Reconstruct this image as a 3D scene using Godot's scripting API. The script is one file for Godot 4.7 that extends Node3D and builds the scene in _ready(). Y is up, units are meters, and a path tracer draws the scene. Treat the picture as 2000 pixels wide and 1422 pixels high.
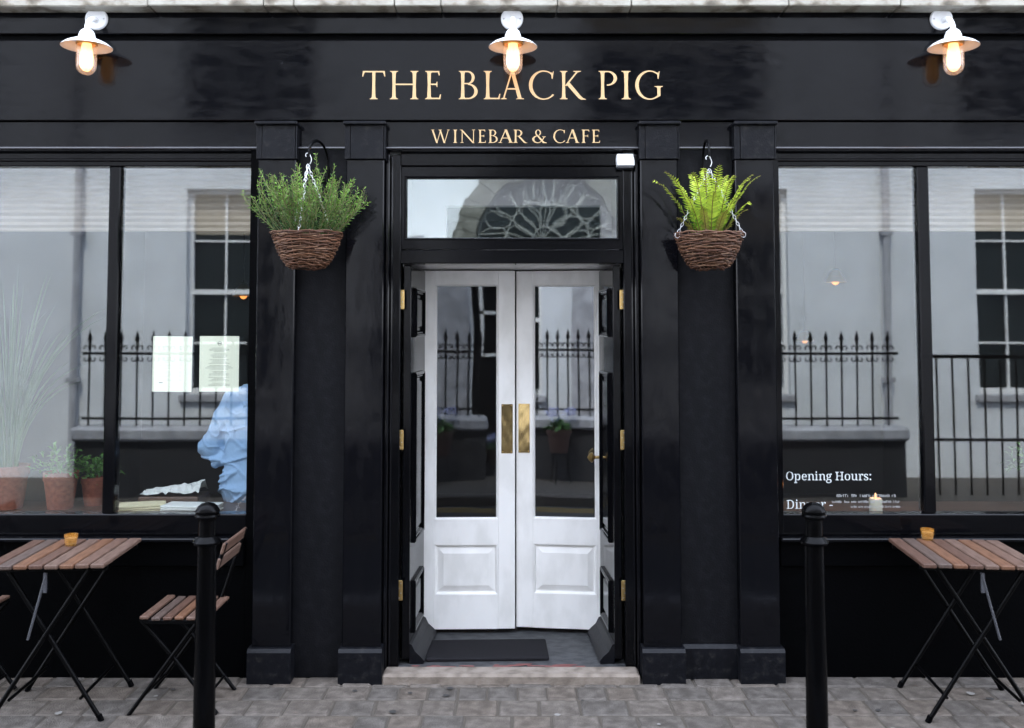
extends Node3D

# ---------------------------------------------------------------- geometry builder
class Geo:
	var v := PackedVector3Array()
	var n := PackedVector3Array()
	var uv := PackedVector2Array()
	var c := PackedColorArray()
	var tint := Color.WHITE
	var xf := Transform3D()

	func put(p: Vector3, nn: Vector3, t: Vector2) -> void:
		v.append(xf * p)
		n.append((xf.basis * nn).normalized())
		uv.append(t)
		c.append(tint)

	func plan(p: Vector3, nn: Vector3) -> Vector2:
		var a := nn.abs()
		if a.z >= a.x and a.z >= a.y:
			return Vector2(p.x, -p.y)
		if a.x >= a.y:
			return Vector2(p.z, -p.y)
		return Vector2(p.x, p.z)

	# a flat polygon whose visible side looks towards `out`
	func face(pts: Array, out: Vector3, uvs: Array = []) -> void:
		var nn: Vector3 = (pts[1] - pts[0]).cross(pts[2] - pts[0]).normalized()
		var flip := nn.dot(out) < 0.0
		if flip:
			nn = -nn
		for i in range(1, pts.size() - 1):
			var order: Array = [0, i, i + 1] if flip else [0, i + 1, i]
			for k in order:
				put(pts[k], nn, uvs[k] if uvs.size() else plan(pts[k], nn))

	# a box, its edges chamfered by b
	func box(at: Vector3, size: Vector3, b := 0.0) -> void:
		var h := size / 2.0
		b = minf(b, minf(h.x, minf(h.y, h.z)) * 0.9)
		for ax in 3:
			for s: float in [-1.0, 1.0]:
				var u := (ax + 1) % 3
				var w := (ax + 2) % 3
				var pts := []
				for k in [[-1, -1], [1, -1], [1, 1], [-1, 1]]:
					var p := Vector3.ZERO
					p[ax] = h[ax] * s
					p[u] = (h[u] - b) * k[0]
					p[w] = (h[w] - b) * k[1]
					pts.append(at + p)
				var o := Vector3.ZERO
				o[ax] = s
				face(pts, o)
		if b <= 0.0:
			return
		for ax in 3:
			var u := (ax + 1) % 3
			var w := (ax + 2) % 3
			for k in [[-1, -1], [1, -1], [1, 1], [-1, 1]]:
				var pts := []
				for e in [[-1, 0], [1, 0], [1, 1], [-1, 1]]:
					var p := Vector3.ZERO
					p[ax] = (h[ax] - b) * e[0]
					p[u] = (h[u] - (b if e[1] else 0.0)) * k[0]
					p[w] = (h[w] - (0.0 if e[1] else b)) * k[1]
					pts.append(at + p)
				var o := Vector3.ZERO
				o[u] = k[0]
				o[w] = k[1]
				face(pts, o)
		for sx in [-1, 1]:
			for sy in [-1, 1]:
				for sz in [-1, 1]:
					var s := Vector3(sx, sy, sz)
					face([at + Vector3(h.x, h.y - b, h.z - b) * s, at + Vector3(h.x - b, h.y, h.z - b) * s, at + Vector3(h.x - b, h.y - b, h.z) * s], s)

	func span(x0: float, x1: float, y0: float, y1: float, z0: float, z1: float, b := 0.0) -> void:
		box(Vector3(x0 + x1, y0 + y1, z0 + z1) / 2.0, Vector3(x1 - x0, y1 - y0, z1 - z0).abs(), b)

	# a tube along pts; r is a number or one radius per point
	func tube(pts: Array, r: Variant, sides := 8, closed := false, flat := 1.0) -> void:
		var m := pts.size()
		var rings := []
		var up := Vector3.ZERO
		for i in m:
			var before: Vector3 = pts[(i - 1 + m) % m] if closed or i > 0 else pts[i]
			var after: Vector3 = pts[(i + 1) % m] if closed or i < m - 1 else pts[i]
			var d := (after - before).normalized()
			if up == Vector3.ZERO:
				up = Vector3.UP if absf(d.y) < 0.9 else Vector3.RIGHT
			var side := d.cross(up).normalized()
			up = side.cross(d).normalized()
			var rr: float = r if not (r is Array) else r[i]
			var ring := []
			for k in sides:
				var a := TAU * k / sides
				var o := side * cos(a) + up * sin(a) * flat
				ring.append([pts[i] + o * rr, o.normalized()])
			rings.append(ring)
		for i in (m if closed else m - 1):
			var a: Array = rings[i]
			var b: Array = rings[(i + 1) % m]
			for k in sides:
				var l := (k + 1) % sides
				for q in [[a[k], a[l], b[l]], [a[k], b[l], b[k]]]:
					var nn: Vector3 = (q[1][0] - q[0][0]).cross(q[2][0] - q[0][0])
					var seq: Array = [0, 2, 1] if nn.dot(q[0][1] + q[1][1] + q[2][1]) > 0.0 else [0, 1, 2]
					for e in seq:
						put(q[e][0], q[e][1], Vector2(float(k) / sides, i * 0.1))
		if not closed and sides > 2:
			for e in [0, m - 1]:
				var pts2 := []
				for q in rings[e]:
					pts2.append(q[0])
				var o: Vector3 = (pts[0] - pts[1]) if e == 0 else (pts[m - 1] - pts[m - 2])
				if o.length() > 1e-6 and (r if not (r is Array) else r[e]) > 1e-4:
					face(pts2, o)

	# a profile of (radius, height) points turned round y
	func lathe(prof: Array, sides := 24, crease := 35.0) -> void:
		var m := prof.size()
		var seg := []
		for i in m - 1:
			var d: Vector2 = prof[i + 1] - prof[i]
			seg.append(Vector2(d.y, -d.x).normalized())
		for i in m - 1:
			var n0: Vector2 = seg[i]
			var n1: Vector2 = seg[i]
			if i > 0 and rad_to_deg(absf(seg[i].angle_to(seg[i - 1]))) < crease:
				n0 = (seg[i] + seg[i - 1]).normalized()
			if i < m - 2 and rad_to_deg(absf(seg[i].angle_to(seg[i + 1]))) < crease:
				n1 = (seg[i] + seg[i + 1]).normalized()
			for k in sides:
				var a0 := TAU * k / sides
				var a1 := TAU * (k + 1) / sides
				var q := []
				for e in [[a0, 0], [a1, 0], [a1, 1], [a0, 1]]:
					var p: Vector2 = prof[i + e[1]]
					var nn: Vector2 = n0 if e[1] == 0 else n1
					q.append([Vector3(cos(e[0]) * p.x, p.y, sin(e[0]) * p.x), Vector3(cos(e[0]) * nn.x, nn.y, sin(e[0]) * nn.x), Vector2(float(k) / sides, p.y)])
				for t in [[q[0], q[1], q[2]], [q[0], q[2], q[3]]]:
					var gn: Vector3 = (t[1][0] - t[0][0]).cross(t[2][0] - t[0][0])
					if gn.length() < 1e-12:
						continue
					var seq: Array = [0, 2, 1] if gn.dot(t[0][1] + t[1][1] + t[2][1]) > 0.0 else [0, 1, 2]
					for e in seq:
						put(t[e][0], t[e][1], t[e][2])

	func ball(at: Vector3, r: Vector3, sides := 14) -> void:
		var prof := []
		var half := int(sides / 2.0)
		for i in half + 1:
			var a := -PI / 2 + PI * i / half
			prof.append(Vector2(cos(a), sin(a)))
		var keep := xf
		xf = xf * Transform3D(Basis.from_scale(r), at)
		lathe(prof, sides, 80.0)
		xf = keep

	# a flat polygon in the xy plane, seen from +z
	func poly(pts: PackedVector2Array, z: float) -> void:
		var idx := Geometry2D.triangulate_polygon(pts)
		for i in range(0, idx.size(), 3):
			var q := []
			for k in 3:
				q.append(Vector3(pts[idx[i + k]].x, pts[idx[i + k]].y, z))
			face(q, Vector3.BACK)

	# extruded polygon from z0 to z1
	func prism(pts: PackedVector2Array, z0: float, z1: float) -> void:
		var idx := Geometry2D.triangulate_polygon(pts)
		for i in range(0, idx.size(), 3):
			for s in [[z1, Vector3.BACK], [z0, Vector3.FORWARD]]:
				var q := []
				for k in 3:
					q.append(Vector3(pts[idx[i + k]].x, pts[idx[i + k]].y, s[0]))
				face(q, s[1])
		var turn := -1.0 if Geometry2D.is_polygon_clockwise(pts) else 1.0
		for i in pts.size():
			var a := pts[i]
			var b := pts[(i + 1) % pts.size()]
			var o := Vector3(b.y - a.y, a.x - b.x, 0) * turn
			face([Vector3(a.x, a.y, z0), Vector3(b.x, b.y, z0), Vector3(b.x, b.y, z1), Vector3(a.x, a.y, z1)], o)

	# an upright wall, front at z1 and back at z0, with oblong openings [x0, x1, y0, y1]
	func wall(x0: float, x1: float, y0: float, y1: float, z0: float, z1: float, holes: Array) -> void:
		var xs := [x0, x1]
		var ys := [y0, y1]
		for h in holes:
			xs.append_array([h[0], h[1]])
			ys.append_array([h[2], h[3]])
		xs.sort()
		ys.sort()
		for i in xs.size() - 1:
			for j in ys.size() - 1:
				var m := Vector2(xs[i] + xs[i + 1], ys[j] + ys[j + 1]) / 2.0
				if xs[i + 1] - xs[i] < 1e-5 or ys[j + 1] - ys[j] < 1e-5 or holes.any(func(h): return m.x > h[0] and m.x < h[1] and m.y > h[2] and m.y < h[3]):
					continue
				for s in [[z1, Vector3.BACK], [z0, Vector3.FORWARD]]:
					face([Vector3(xs[i], ys[j], s[0]), Vector3(xs[i + 1], ys[j], s[0]), Vector3(xs[i + 1], ys[j + 1], s[0]), Vector3(xs[i], ys[j + 1], s[0])], s[1])
		var rims := [[x0, x1, y0, y1, 1.0]]
		for h in holes:
			rims.append([h[0], h[1], h[2], h[3], -1.0])
		for r in rims:
			face([Vector3(r[0], r[2], z0), Vector3(r[1], r[2], z0), Vector3(r[1], r[2], z1), Vector3(r[0], r[2], z1)], Vector3.DOWN * r[4])
			face([Vector3(r[0], r[3], z0), Vector3(r[1], r[3], z0), Vector3(r[1], r[3], z1), Vector3(r[0], r[3], z1)], Vector3.UP * r[4])
			face([Vector3(r[0], r[2], z0), Vector3(r[0], r[3], z0), Vector3(r[0], r[3], z1), Vector3(r[0], r[2], z1)], Vector3.LEFT * r[4])
			face([Vector3(r[1], r[2], z0), Vector3(r[1], r[3], z0), Vector3(r[1], r[3], z1), Vector3(r[1], r[2], z1)], Vector3.RIGHT * r[4])

	# an oblong picture frame of four mitred bars with a section of (inwards, forwards) points
	func moulding(x0: float, x1: float, y0: float, y1: float, z: float, section: Array) -> void:
		var mid := Vector3((x0 + x1) / 2.0, (y0 + y1) / 2.0, z)
		for i in section.size() - 1:
			var rects := []
			for k in 2:
				var s: Vector2 = section[i + k]
				rects.append([Vector3(x0 + s.x, y0 + s.x, z + s.y), Vector3(x1 - s.x, y0 + s.x, z + s.y), Vector3(x1 - s.x, y1 - s.x, z + s.y), Vector3(x0 + s.x, y1 - s.x, z + s.y)])
			var d: Vector2 = section[i + 1] - section[i]
			for e in 4:
				var f := (e + 1) % 4
				var a: Vector3 = rects[0][e]
				var b: Vector3 = rects[0][f]
				var inward := ((mid - (a + b) / 2.0) * Vector3(1, 1, 0)).normalized()
				if absf(b.x - a.x) > absf(b.y - a.y):
					inward = Vector3(0, signf(inward.y), 0)
				else:
					inward = Vector3(signf(inward.x), 0, 0)
				var o := inward * -d.y + Vector3.BACK * d.x
				face([a, b, rects[1][f], rects[1][e]], o)

	func mesh() -> ArrayMesh:
		var a := []
		a.resize(Mesh.ARRAY_MAX)
		a[Mesh.ARRAY_VERTEX] = v
		a[Mesh.ARRAY_NORMAL] = n
		a[Mesh.ARRAY_TEX_UV] = uv
		a[Mesh.ARRAY_COLOR] = c
		var m := ArrayMesh.new()
		m.add_surface_from_arrays(Mesh.PRIMITIVE_TRIANGLES, a)
		return m

var rng := RandomNumberGenerator.new()
var M := {}
const G := 0.05        # height of the pavement

# ---------------------------------------------------------------- node helpers
func tag(o: Node, label: String, category: String, group := "") -> void:
	o.set_meta("label", label)
	o.set_meta("category", category)
	if group:
		o.set_meta("group", group)

func thing(called: String, label: String, category: String, at := Vector3.ZERO, group := "", turn := 0.0) -> Node3D:
	var o := Node3D.new()
	o.name = called
	add_child(o, true)
	o.position = at
	o.rotation.y = turn
	tag(o, label, category, group)
	return o

func part(called: String, g: Variant, m: Material, parent: Node, label := "") -> MeshInstance3D:
	var o := MeshInstance3D.new()
	o.name = called
	o.mesh = g.mesh() if g is Geo else g
	o.material_override = m
	parent.add_child(o, true)
	if label:
		o.set_meta("label", label)
	return o

func holder(called: String, parent: Node, at := Vector3.ZERO, turn := 0.0) -> Node3D:
	var o := Node3D.new()
	o.name = called
	parent.add_child(o, true)
	o.position = at
	o.rotation.y = turn
	return o

func setting(called: String, g: Variant, m: Material) -> MeshInstance3D:
	var o := part(called, g, m, self)
	o.set_meta("kind", "structure")
	return o

func twin(o: Node3D, called: String, label: String, at: Vector3, turn := 0.0) -> Node3D:
	var d: Node3D = o.duplicate()
	d.name = called
	add_child(d, true)
	d.position = at
	d.rotation.y = turn
	d.set_meta("label", label)
	return d

# ---------------------------------------------------------------- materials
func lin(r: float, g: float, b: float) -> Color:
	return Color(r, g, b).linear_to_srgb()

func noise(freq: float, size := 512, kind := FastNoiseLite.TYPE_SIMPLEX_SMOOTH, sd := 1, octaves := 4) -> NoiseTexture2D:
	var f := FastNoiseLite.new()
	f.noise_type = kind
	f.frequency = freq
	f.seed = sd
	f.fractal_octaves = octaves
	var t := NoiseTexture2D.new()
	t.width = size
	t.height = size
	t.seamless = true
	t.noise = f
	return t

func ramped(freq: float, stops: Array, sd := 1, octaves := 4, size := 512) -> NoiseTexture2D:
	var t := noise(freq, size, FastNoiseLite.TYPE_SIMPLEX_SMOOTH, sd, octaves)
	var g := Gradient.new()
	var off := PackedFloat32Array()
	var col := PackedColorArray()
	for s in stops:
		off.append(s[0])
		col.append(s[1])
	g.offsets = off
	g.colors = col
	t.color_ramp = g
	return t

func mat(color: Color, rough: float, spec := 0.5, metal := 0.0) -> StandardMaterial3D:
	var m := StandardMaterial3D.new()
	m.albedo_color = color
	m.roughness = rough
	m.metallic_specular = spec
	m.metallic = metal
	return m

func tri(m: StandardMaterial3D, scale: Vector3, world := true) -> StandardMaterial3D:
	m.uv1_triplanar = true
	m.uv1_world_triplanar = world
	m.uv1_scale = scale
	return m

func bump(m: StandardMaterial3D, t: Texture2D, cm: float) -> StandardMaterial3D:
	m.heightmap_enabled = true
	m.heightmap_texture = t
	m.heightmap_scale = cm
	return m

# slow waves of drawn glass, as a float picture
func waves(sd: int, amount: Array) -> ImageTexture:
	var r := RandomNumberGenerator.new()
	r.seed = sd
	var im := Image.create(256, 256, false, Image.FORMAT_RF)
	var terms := []
	for a in amount:
		terms.append([a[0], a[1], r.randf() * TAU, a[2]])
	for y in 256:
		for x in 256:
			var s := 0.5
			for t in terms:
				s += t[3] * sin(TAU * (t[0] * x + t[1] * y) / 256.0 + t[2])
			im.set_pixel(x, y, Color(s, s, s))
	return ImageTexture.create_from_image(im)

func half_mirror(share: float, tint: Color) -> StandardMaterial3D:
	var im := Image.create(4, 4, false, Image.FORMAT_RGBA8)
	im.fill(Color(1, 1, 1, 1))
	var m := StandardMaterial3D.new()
	m.transparency = BaseMaterial3D.TRANSPARENCY_ALPHA
	m.albedo_texture = ImageTexture.create_from_image(im)
	m.albedo_color = Color(tint.r, tint.g, tint.b, share)
	m.metallic = 1.0
	m.roughness = 0.0
	return m

func make_materials() -> void:
	var brush := noise(0.02, 512, FastNoiseLite.TYPE_SIMPLEX_SMOOTH, 3, 5)
	var peel := noise(0.05, 512, FastNoiseLite.TYPE_SIMPLEX_SMOOTH, 8, 3)
	var grain := noise(0.09, 512, FastNoiseLite.TYPE_SIMPLEX_SMOOTH, 5, 4)
	# black paint: gloss on the woodwork, eggshell on the panels between the pilasters
	var dull := ramped(0.012, [[0.25, Color(0.07, 0.07, 0.07)], [0.5, Color(0.11, 0.11, 0.11)], [0.85, Color(0.20, 0.20, 0.20)]], 12, 5)
	var g := tri(mat(lin(0.0026, 0.0027, 0.0036), 1.0, 0.28), Vector3(0.8, 2.2, 0.8))
	g.roughness_texture = dull
	M.gloss = bump(g, brush, 0.013)
	var gv := tri(mat(lin(0.0028, 0.0029, 0.0039), 1.0, 0.29), Vector3(2.2, 0.9, 2.2))
	gv.roughness_texture = dull
	M.gloss_upright = bump(gv, brush, 0.013)
	var ld := tri(mat(lin(0.0022, 0.0023, 0.003), 0.12, 0.26), Vector3(1.6, 0.5, 1.6))
	M.lacquer = bump(ld, brush, 0.02)
	M.bead = mat(lin(0.02, 0.02, 0.024), 0.18, 0.6)
	M.eggshell = bump(tri(mat(lin(0.0042, 0.0045, 0.0070), 0.55, 0.24), Vector3(3, 3, 3)), peel, 0.05)
	M.plinth_black = bump(tri(mat(lin(0.0045, 0.0049, 0.0068), 0.4, 0.27), Vector3(3, 3, 3)), peel, 0.06)
	M.plinth_black.albedo_color = Color.WHITE
	M.plinth_black.albedo_texture = ramped(0.012, [[0.3, lin(0.0042, 0.0046, 0.0064)], [0.6, lin(0.0055, 0.0059, 0.0078)], [0.95, lin(0.020, 0.019, 0.018)]], 91, 6)
	M.eggshell.albedo_color = Color.WHITE
	M.eggshell.albedo_texture = ramped(0.01, [[0.3, lin(0.0036, 0.0038, 0.0050)], [0.6, lin(0.0046, 0.0048, 0.0062)], [0.97, lin(0.0080, 0.0082, 0.0098)]], 92, 6)
	M.riser = bump(tri(mat(lin(0.0009, 0.0010, 0.0013), 0.42, 0.12), Vector3(2, 2, 2)), peel, 0.05)
	M.iron = bump(tri(mat(lin(0.0012, 0.0012, 0.0014), 0.35, 0.2), Vector3(6, 6, 6)), peel, 0.02)
	M.bollard = bump(tri(mat(lin(0.0010, 0.0010, 0.0012), 0.22, 0.2), Vector3(6, 6, 6)), peel, 0.03)
	var w := tri(mat(Color.WHITE, 0.42, 0.5), Vector3(1.2, 0.6, 1.2))
	w.albedo_texture = ramped(0.008, [[0.2, lin(0.78, 0.77, 0.74)], [0.6, lin(0.88, 0.87, 0.845)], [1.0, lin(0.90, 0.89, 0.865)]], 21, 5)
	M.white = bump(w, brush, 0.03)
	M.inner_white = mat(lin(0.86, 0.86, 0.86), 0.6)
	M.gloss_white = mat(lin(0.86, 0.86, 0.86), 0.12, 0.7)
	M.enamel = mat(lin(0.82, 0.83, 0.84), 0.25, 0.5)
	M.white_plastic = mat(lin(0.8, 0.81, 0.81), 0.4)
	M.gilt = tri(mat(lin(0.56, 0.38, 0.185), 0.42, 0.5), Vector3(6, 6, 6))
	M.brass = bump(tri(mat(lin(0.86, 0.64, 0.29), 0.14, 0.5, 1.0), Vector3(8, 8, 8)), waves(4, [[1, 1, 0.2], [2, -1, 0.12], [3, 2, 0.05]]), 0.09)
	M.brass_dull = bump(tri(mat(lin(0.55, 0.38, 0.15), 0.3, 0.5, 1.0), Vector3(20, 20, 20)), peel, 0.02)
	M.steel = mat(lin(0.55, 0.55, 0.56), 0.35, 0.5, 0.9)
	M.grey_strut = mat(lin(0.055, 0.057, 0.065), 0.4)
	# stone, paving, road
	var st := tri(mat(Color.WHITE, 0.85, 0.3), Vector3(0.8, 0.8, 0.8))
	st.albedo_texture = ramped(0.012, [[0.0, lin(0.06, 0.055, 0.045)], [0.30, lin(0.21, 0.185, 0.145)], [0.46, lin(0.34, 0.32, 0.27)], [1.0, lin(0.42, 0.405, 0.355)]], 31, 6)
	M.stone = bump(st, grain, 0.25)
	var sp := tri(mat(Color.WHITE, 0.85, 0.3), Vector3(1.5, 1.5, 1.5))
	sp.albedo_texture = ramped(0.012, [[0.1, lin(0.13, 0.108, 0.088)], [0.5, lin(0.20, 0.168, 0.14)], [0.9, lin(0.24, 0.205, 0.175)]], 33, 5)
	M.step = bump(sp, grain, 0.2)
	M.setts = []
	for k in 5:
		var tone: float = [0.95, 1.04, 1.0, 0.90, 1.08][k]
		var warm: float = [1.0, 1.03, 1.06, 0.99, 1.02][k]
		var p := tri(mat(Color.WHITE, 0.72, 0.4), Vector3(1.7, 1.7, 1.7))
		p.uv1_offset = Vector3(k * 0.31, k * 0.17, k * 0.23)
		p.albedo_texture = ramped(0.013, [[0.1, lin(0.062 * tone * warm, 0.053 * tone, 0.045 * tone / warm)], [0.5, lin(0.092 * tone * warm, 0.080 * tone, 0.069 * tone / warm)], [0.85, lin(0.128 * tone * warm, 0.113 * tone, 0.099 * tone / warm)]], 41, 5)
		M.setts.append(bump(p, grain, 0.35))
	M.joint = bump(tri(mat(lin(0.085, 0.074, 0.062), 0.95, 0.2), Vector3(3, 3, 3)), grain, 0.3)
	M.gum = [mat(lin(0.2, 0.19, 0.175), 0.8), mat(lin(0.03, 0.028, 0.026), 0.8)]
	M.asphalt = bump(tri(mat(lin(0.045, 0.046, 0.048), 0.9, 0.3), Vector3(2, 2, 2)), grain, 0.4)
	M.yellow = mat(lin(0.30, 0.19, 0.03), 0.8)
	M.stucco = tri(mat(Color.WHITE, 0.9, 0.2), Vector3(0.35, 0.35, 0.35))
	M.stucco.albedo_texture = ramped(0.008, [[0.2, lin(0.64, 0.66, 0.685)], [0.8, lin(0.72, 0.74, 0.77)]], 51, 5)
	M.coping = tri(mat(Color.WHITE, 0.8, 0.3), Vector3(0.7, 0.7, 0.7))
	M.coping.albedo_texture = ramped(0.01, [[0.2, lin(0.30, 0.30, 0.32)], [0.8, lin(0.46, 0.46, 0.49)]], 53, 5)
	M.dark_wall = tri(mat(lin(0.035, 0.035, 0.038), 0.8, 0.3), Vector3.ONE)
	M.arch = tri(mat(Color.WHITE, 0.85, 0.3), Vector3(1, 1, 1))
	M.arch.albedo_texture = ramped(0.012, [[0.2, lin(0.10, 0.098, 0.085)], [0.8, lin(0.20, 0.195, 0.175)]], 55, 5)
	M.tracery = mat(lin(0.27, 0.275, 0.26), 0.6)
	M.dark_glass = mat(lin(0.012, 0.016, 0.016), 0.08, 0.5)
	M.curtain = mat(lin(0.32, 0.28, 0.22), 0.9)
	M.slate_roof = mat(lin(0.06, 0.06, 0.07), 0.8)
	# inside
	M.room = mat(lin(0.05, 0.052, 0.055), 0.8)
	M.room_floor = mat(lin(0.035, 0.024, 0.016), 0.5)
	M.blind = tri(mat(Color.WHITE, 0.9, 0.2), Vector3(0.6, 9.0, 0.6))
	M.blind.albedo_texture = ramped(0.006, [[0.2, lin(0.22, 0.195, 0.155)], [0.8, lin(0.27, 0.24, 0.20)]], 61, 4)
	M.paper = mat(lin(0.74, 0.77, 0.72), 0.8)
	M.shirt = bump(tri(mat(lin(0.27, 0.43, 0.62), 0.85, 0.3), Vector3(2.2, 1.6, 2.2)), noise(0.03, 512, FastNoiseLite.TYPE_SIMPLEX_SMOOTH, 71, 3), 0.25)
	M.shirt.rim_enabled = true
	M.shirt.rim = 0.3
	M.skin = mat(lin(0.48, 0.27, 0.18), 0.55)
	M.hair = mat(lin(0.025, 0.016, 0.01), 0.6)
	M.trousers = mat(lin(0.012, 0.012, 0.015), 0.8)
	M.terracotta = tri(mat(Color.WHITE, 0.85, 0.3), Vector3(3, 3, 3))
	M.terracotta.albedo_texture = ramped(0.02, [[0.2, lin(0.11, 0.032, 0.018)], [0.8, lin(0.18, 0.062, 0.036)]], 73, 4)
	M.dark_pot = mat(lin(0.05, 0.022, 0.016), 0.8)
	M.soil = mat(lin(0.02, 0.013, 0.008), 0.95)
	M.wax = mat(lin(0.45, 0.43, 0.33), 0.5)
	M.wax.subsurf_scatter_enabled = true
	M.wax.subsurf_scatter_strength = 0.3
	M.cloth = mat(lin(0.5, 0.54, 0.5), 0.9)
	M.card = mat(lin(0.5, 0.48, 0.30), 0.8)
	M.dark_wood = mat(lin(0.05, 0.025, 0.014), 0.35)
	M.rubber = bump(tri(mat(lin(0.022, 0.021, 0.024), 0.95, 0.25), Vector3(8, 8, 8)), grain, 0.8)
	var lf := tri(mat(Color.WHITE, 0.6, 0.4), Vector3(1.1, 1.1, 2.2))
	lf.albedo_texture = ramped(0.016, [[0.15, lin(0.030, 0.031, 0.033)], [0.7, lin(0.062, 0.064, 0.067)]], 77, 5)
	M.lobby_floor = bump(lf, grain, 0.15)
	M.red_paint = mat(lin(0.17, 0.06, 0.055), 0.8)
	M.woods = []
	for k in 5:
		var c: Array = [[0.085, 0.045, 0.031], [0.11, 0.063, 0.045], [0.13, 0.062, 0.034], [0.08, 0.055, 0.045], [0.115, 0.071, 0.053]][k]
		var p := tri(mat(Color.WHITE, 0.6, 0.4), Vector3(9, 9, 1.1), false)
		p.uv1_offset = Vector3(k * 0.37, k * 0.11, k * 0.53)
		p.albedo_texture = ramped(0.015, [[0.1, lin(c[0] * 0.6, c[1] * 0.55, c[2] * 0.5)], [0.5, lin(c[0], c[1], c[2])], [0.95, lin(c[0] * 1.25, c[1] * 1.25, c[2] * 1.25)]], 81, 5)
		M.woods.append(p)
	var leaf := mat(Color.WHITE, 0.5, 0.45)
	leaf.vertex_color_use_as_albedo = true
	leaf.backlight_enabled = true
	leaf.backlight = Color(0.5, 0.5, 0.5)
	M.leaf = leaf
	var cane := mat(Color.WHITE, 0.55, 0.45)
	cane.vertex_color_use_as_albedo = true
	M.cane = cane
	# glass
	M.shop_glass = bump(tri(half_mirror(0.088, Color(0.95, 0.98, 0.985)), Vector3(0.45, 0.45, 0.45)), waves(5, [[1, 0, 0.2], [0, 1, 0.15], [2, 1, 0.06]]), 0.12)
	var old_waves := waves(9, [[1, 0, 0.25], [1, 2, 0.15], [3, 1, 0.06]])
	M.door_glass = bump(tri(half_mirror(0.112, Color(0.95, 0.98, 1.0)), Vector3(0.8, 0.8, 0.8)), old_waves, 0.045)
	M.dim_glass = bump(tri(half_mirror(0.05, Color(0.93, 0.97, 1.0)), Vector3(0.8, 0.8, 0.8)), old_waves, 0.09)
	M.transom_glass = bump(tri(half_mirror(0.145, Color(0.95, 1.0, 1.0)), Vector3(1.1, 1.1, 1.1)), waves(13, [[1, 1, 0.2], [2, -1, 0.15], [4, 3, 0.07], [6, 2, 0.04]]), 0.10)
	var jar := mat(Color(1, 0.96, 0.9, 0.10), 0.03)
	jar.transparency = BaseMaterial3D.TRANSPARENCY_ALPHA
	M.jar = jar
	var amber := mat(Color(0.8, 0.55, 0.2, 0.25), 0.05)
	amber.transparency = BaseMaterial3D.TRANSPARENCY_ALPHA
	M.clear_glass = amber
	var bulb := mat(lin(0.9, 0.8, 0.6), 0.4)
	bulb.emission_enabled = true
	bulb.emission = Color(1.0, 0.72, 0.42)
	bulb.emission_energy_multiplier = 0.75
	M.bulb = bulb
	var flame := mat(lin(0.9, 0.7, 0.4), 0.5)
	flame.emission_enabled = true
	flame.emission = Color(1.0, 0.62, 0.3)
	flame.emission_energy_multiplier = 0.5
	M.flame = flame
	var ember := mat(lin(0.9, 0.7, 0.4), 0.5)
	ember.emission_enabled = true
	ember.emission = Color(1.0, 0.5, 0.25)
	ember.emission_energy_multiplier = 0.35
	M.ember = ember

# ---------------------------------------------------------------- roman capitals
func P(a: Array) -> PackedVector2Array:
	var p := PackedVector2Array()
	for i in range(0, a.size(), 2):
		p.append(Vector2(a[i], a[i + 1]))
	return p

func stem(x: float, low := true, high := true, w := 0.115, y0 := 0.0, y1 := 1.0) -> PackedVector2Array:
	var h := w / 2.0
	var s := h + 0.085
	var right := []
	if low:
		right += [x + s, y0, x + s, y0 + 0.02, x + h + 0.03, y0 + 0.04, x + h + 0.006, y0 + 0.10]
	else:
		right += [x + h, y0]
	right += [x + h - 0.006, 0.5 * (y0 + y1)]
	if high:
		right += [x + h + 0.006, y1 - 0.10, x + h + 0.03, y1 - 0.04, x + s, y1 - 0.02, x + s, y1]
	else:
		right += [x + h, y1]
	var all := right.duplicate()
	for i in range(right.size() - 2, -1, -2):
		all += [2 * x - right[i], right[i + 1]]
	return P(all)

func arm(y0: float, y1: float, x0: float, x1: float, rise: float) -> PackedVector2Array:
	# a thin bar with a wedge at its right end; rise > 0 points up, < 0 down, 0 both ways
	if rise > 0:
		return P([x0, y0, x1, y0, x1 + 0.025, y0 + rise, x1 - 0.005, y0 + rise, x1 - 0.05, y1, x0, y1])
	if rise < 0:
		return P([x0, y0, x1 - 0.05, y0, x1 - 0.015, y1 + rise, x1 + 0.015, y1 + rise, x1, y1, x0, y1])
	return P([x0, y0, x1 - 0.04, y0, x1 - 0.015, y0 - 0.07, x1 + 0.005, y0 - 0.07, x1 + 0.005, y1 + 0.07, x1 - 0.015, y1 + 0.07, x1 - 0.04, y1, x0, y1])

func bow(cx: float, cy: float, ro: Vector2, ri: Vector2, shift: float, a0: float, a1: float) -> PackedVector2Array:
	var p := PackedVector2Array()
	for i in 29:
		var a := deg_to_rad(lerpf(a0, a1, i / 28.0))
		p.append(Vector2(cx + ro.x * cos(a), cy + ro.y * sin(a)))
	for i in range(28, -1, -1):
		var a := deg_to_rad(lerpf(a0, a1, i / 28.0))
		p.append(Vector2(cx + shift + ri.x * cos(a), cy + ri.y * sin(a)))
	return p

func slope(x0: float, y0: float, x1: float, y1: float, t: float) -> PackedVector2Array:
	return P([x0 - t / 2, y0, x0 + t / 2, y0, x1 + t / 2, y1, x1 - t / 2, y1])

func foot(x0: float, x1: float, y: float, up := true) -> PackedVector2Array:
	var m := (x0 + x1) / 2
	var k := 1.0 if up else -1.0
	return P([x0, y, x1, y, x1, y + 0.02 * k, m + 0.05, y + 0.045 * k, m - 0.05, y + 0.045 * k, x0, y + 0.02 * k])

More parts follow.
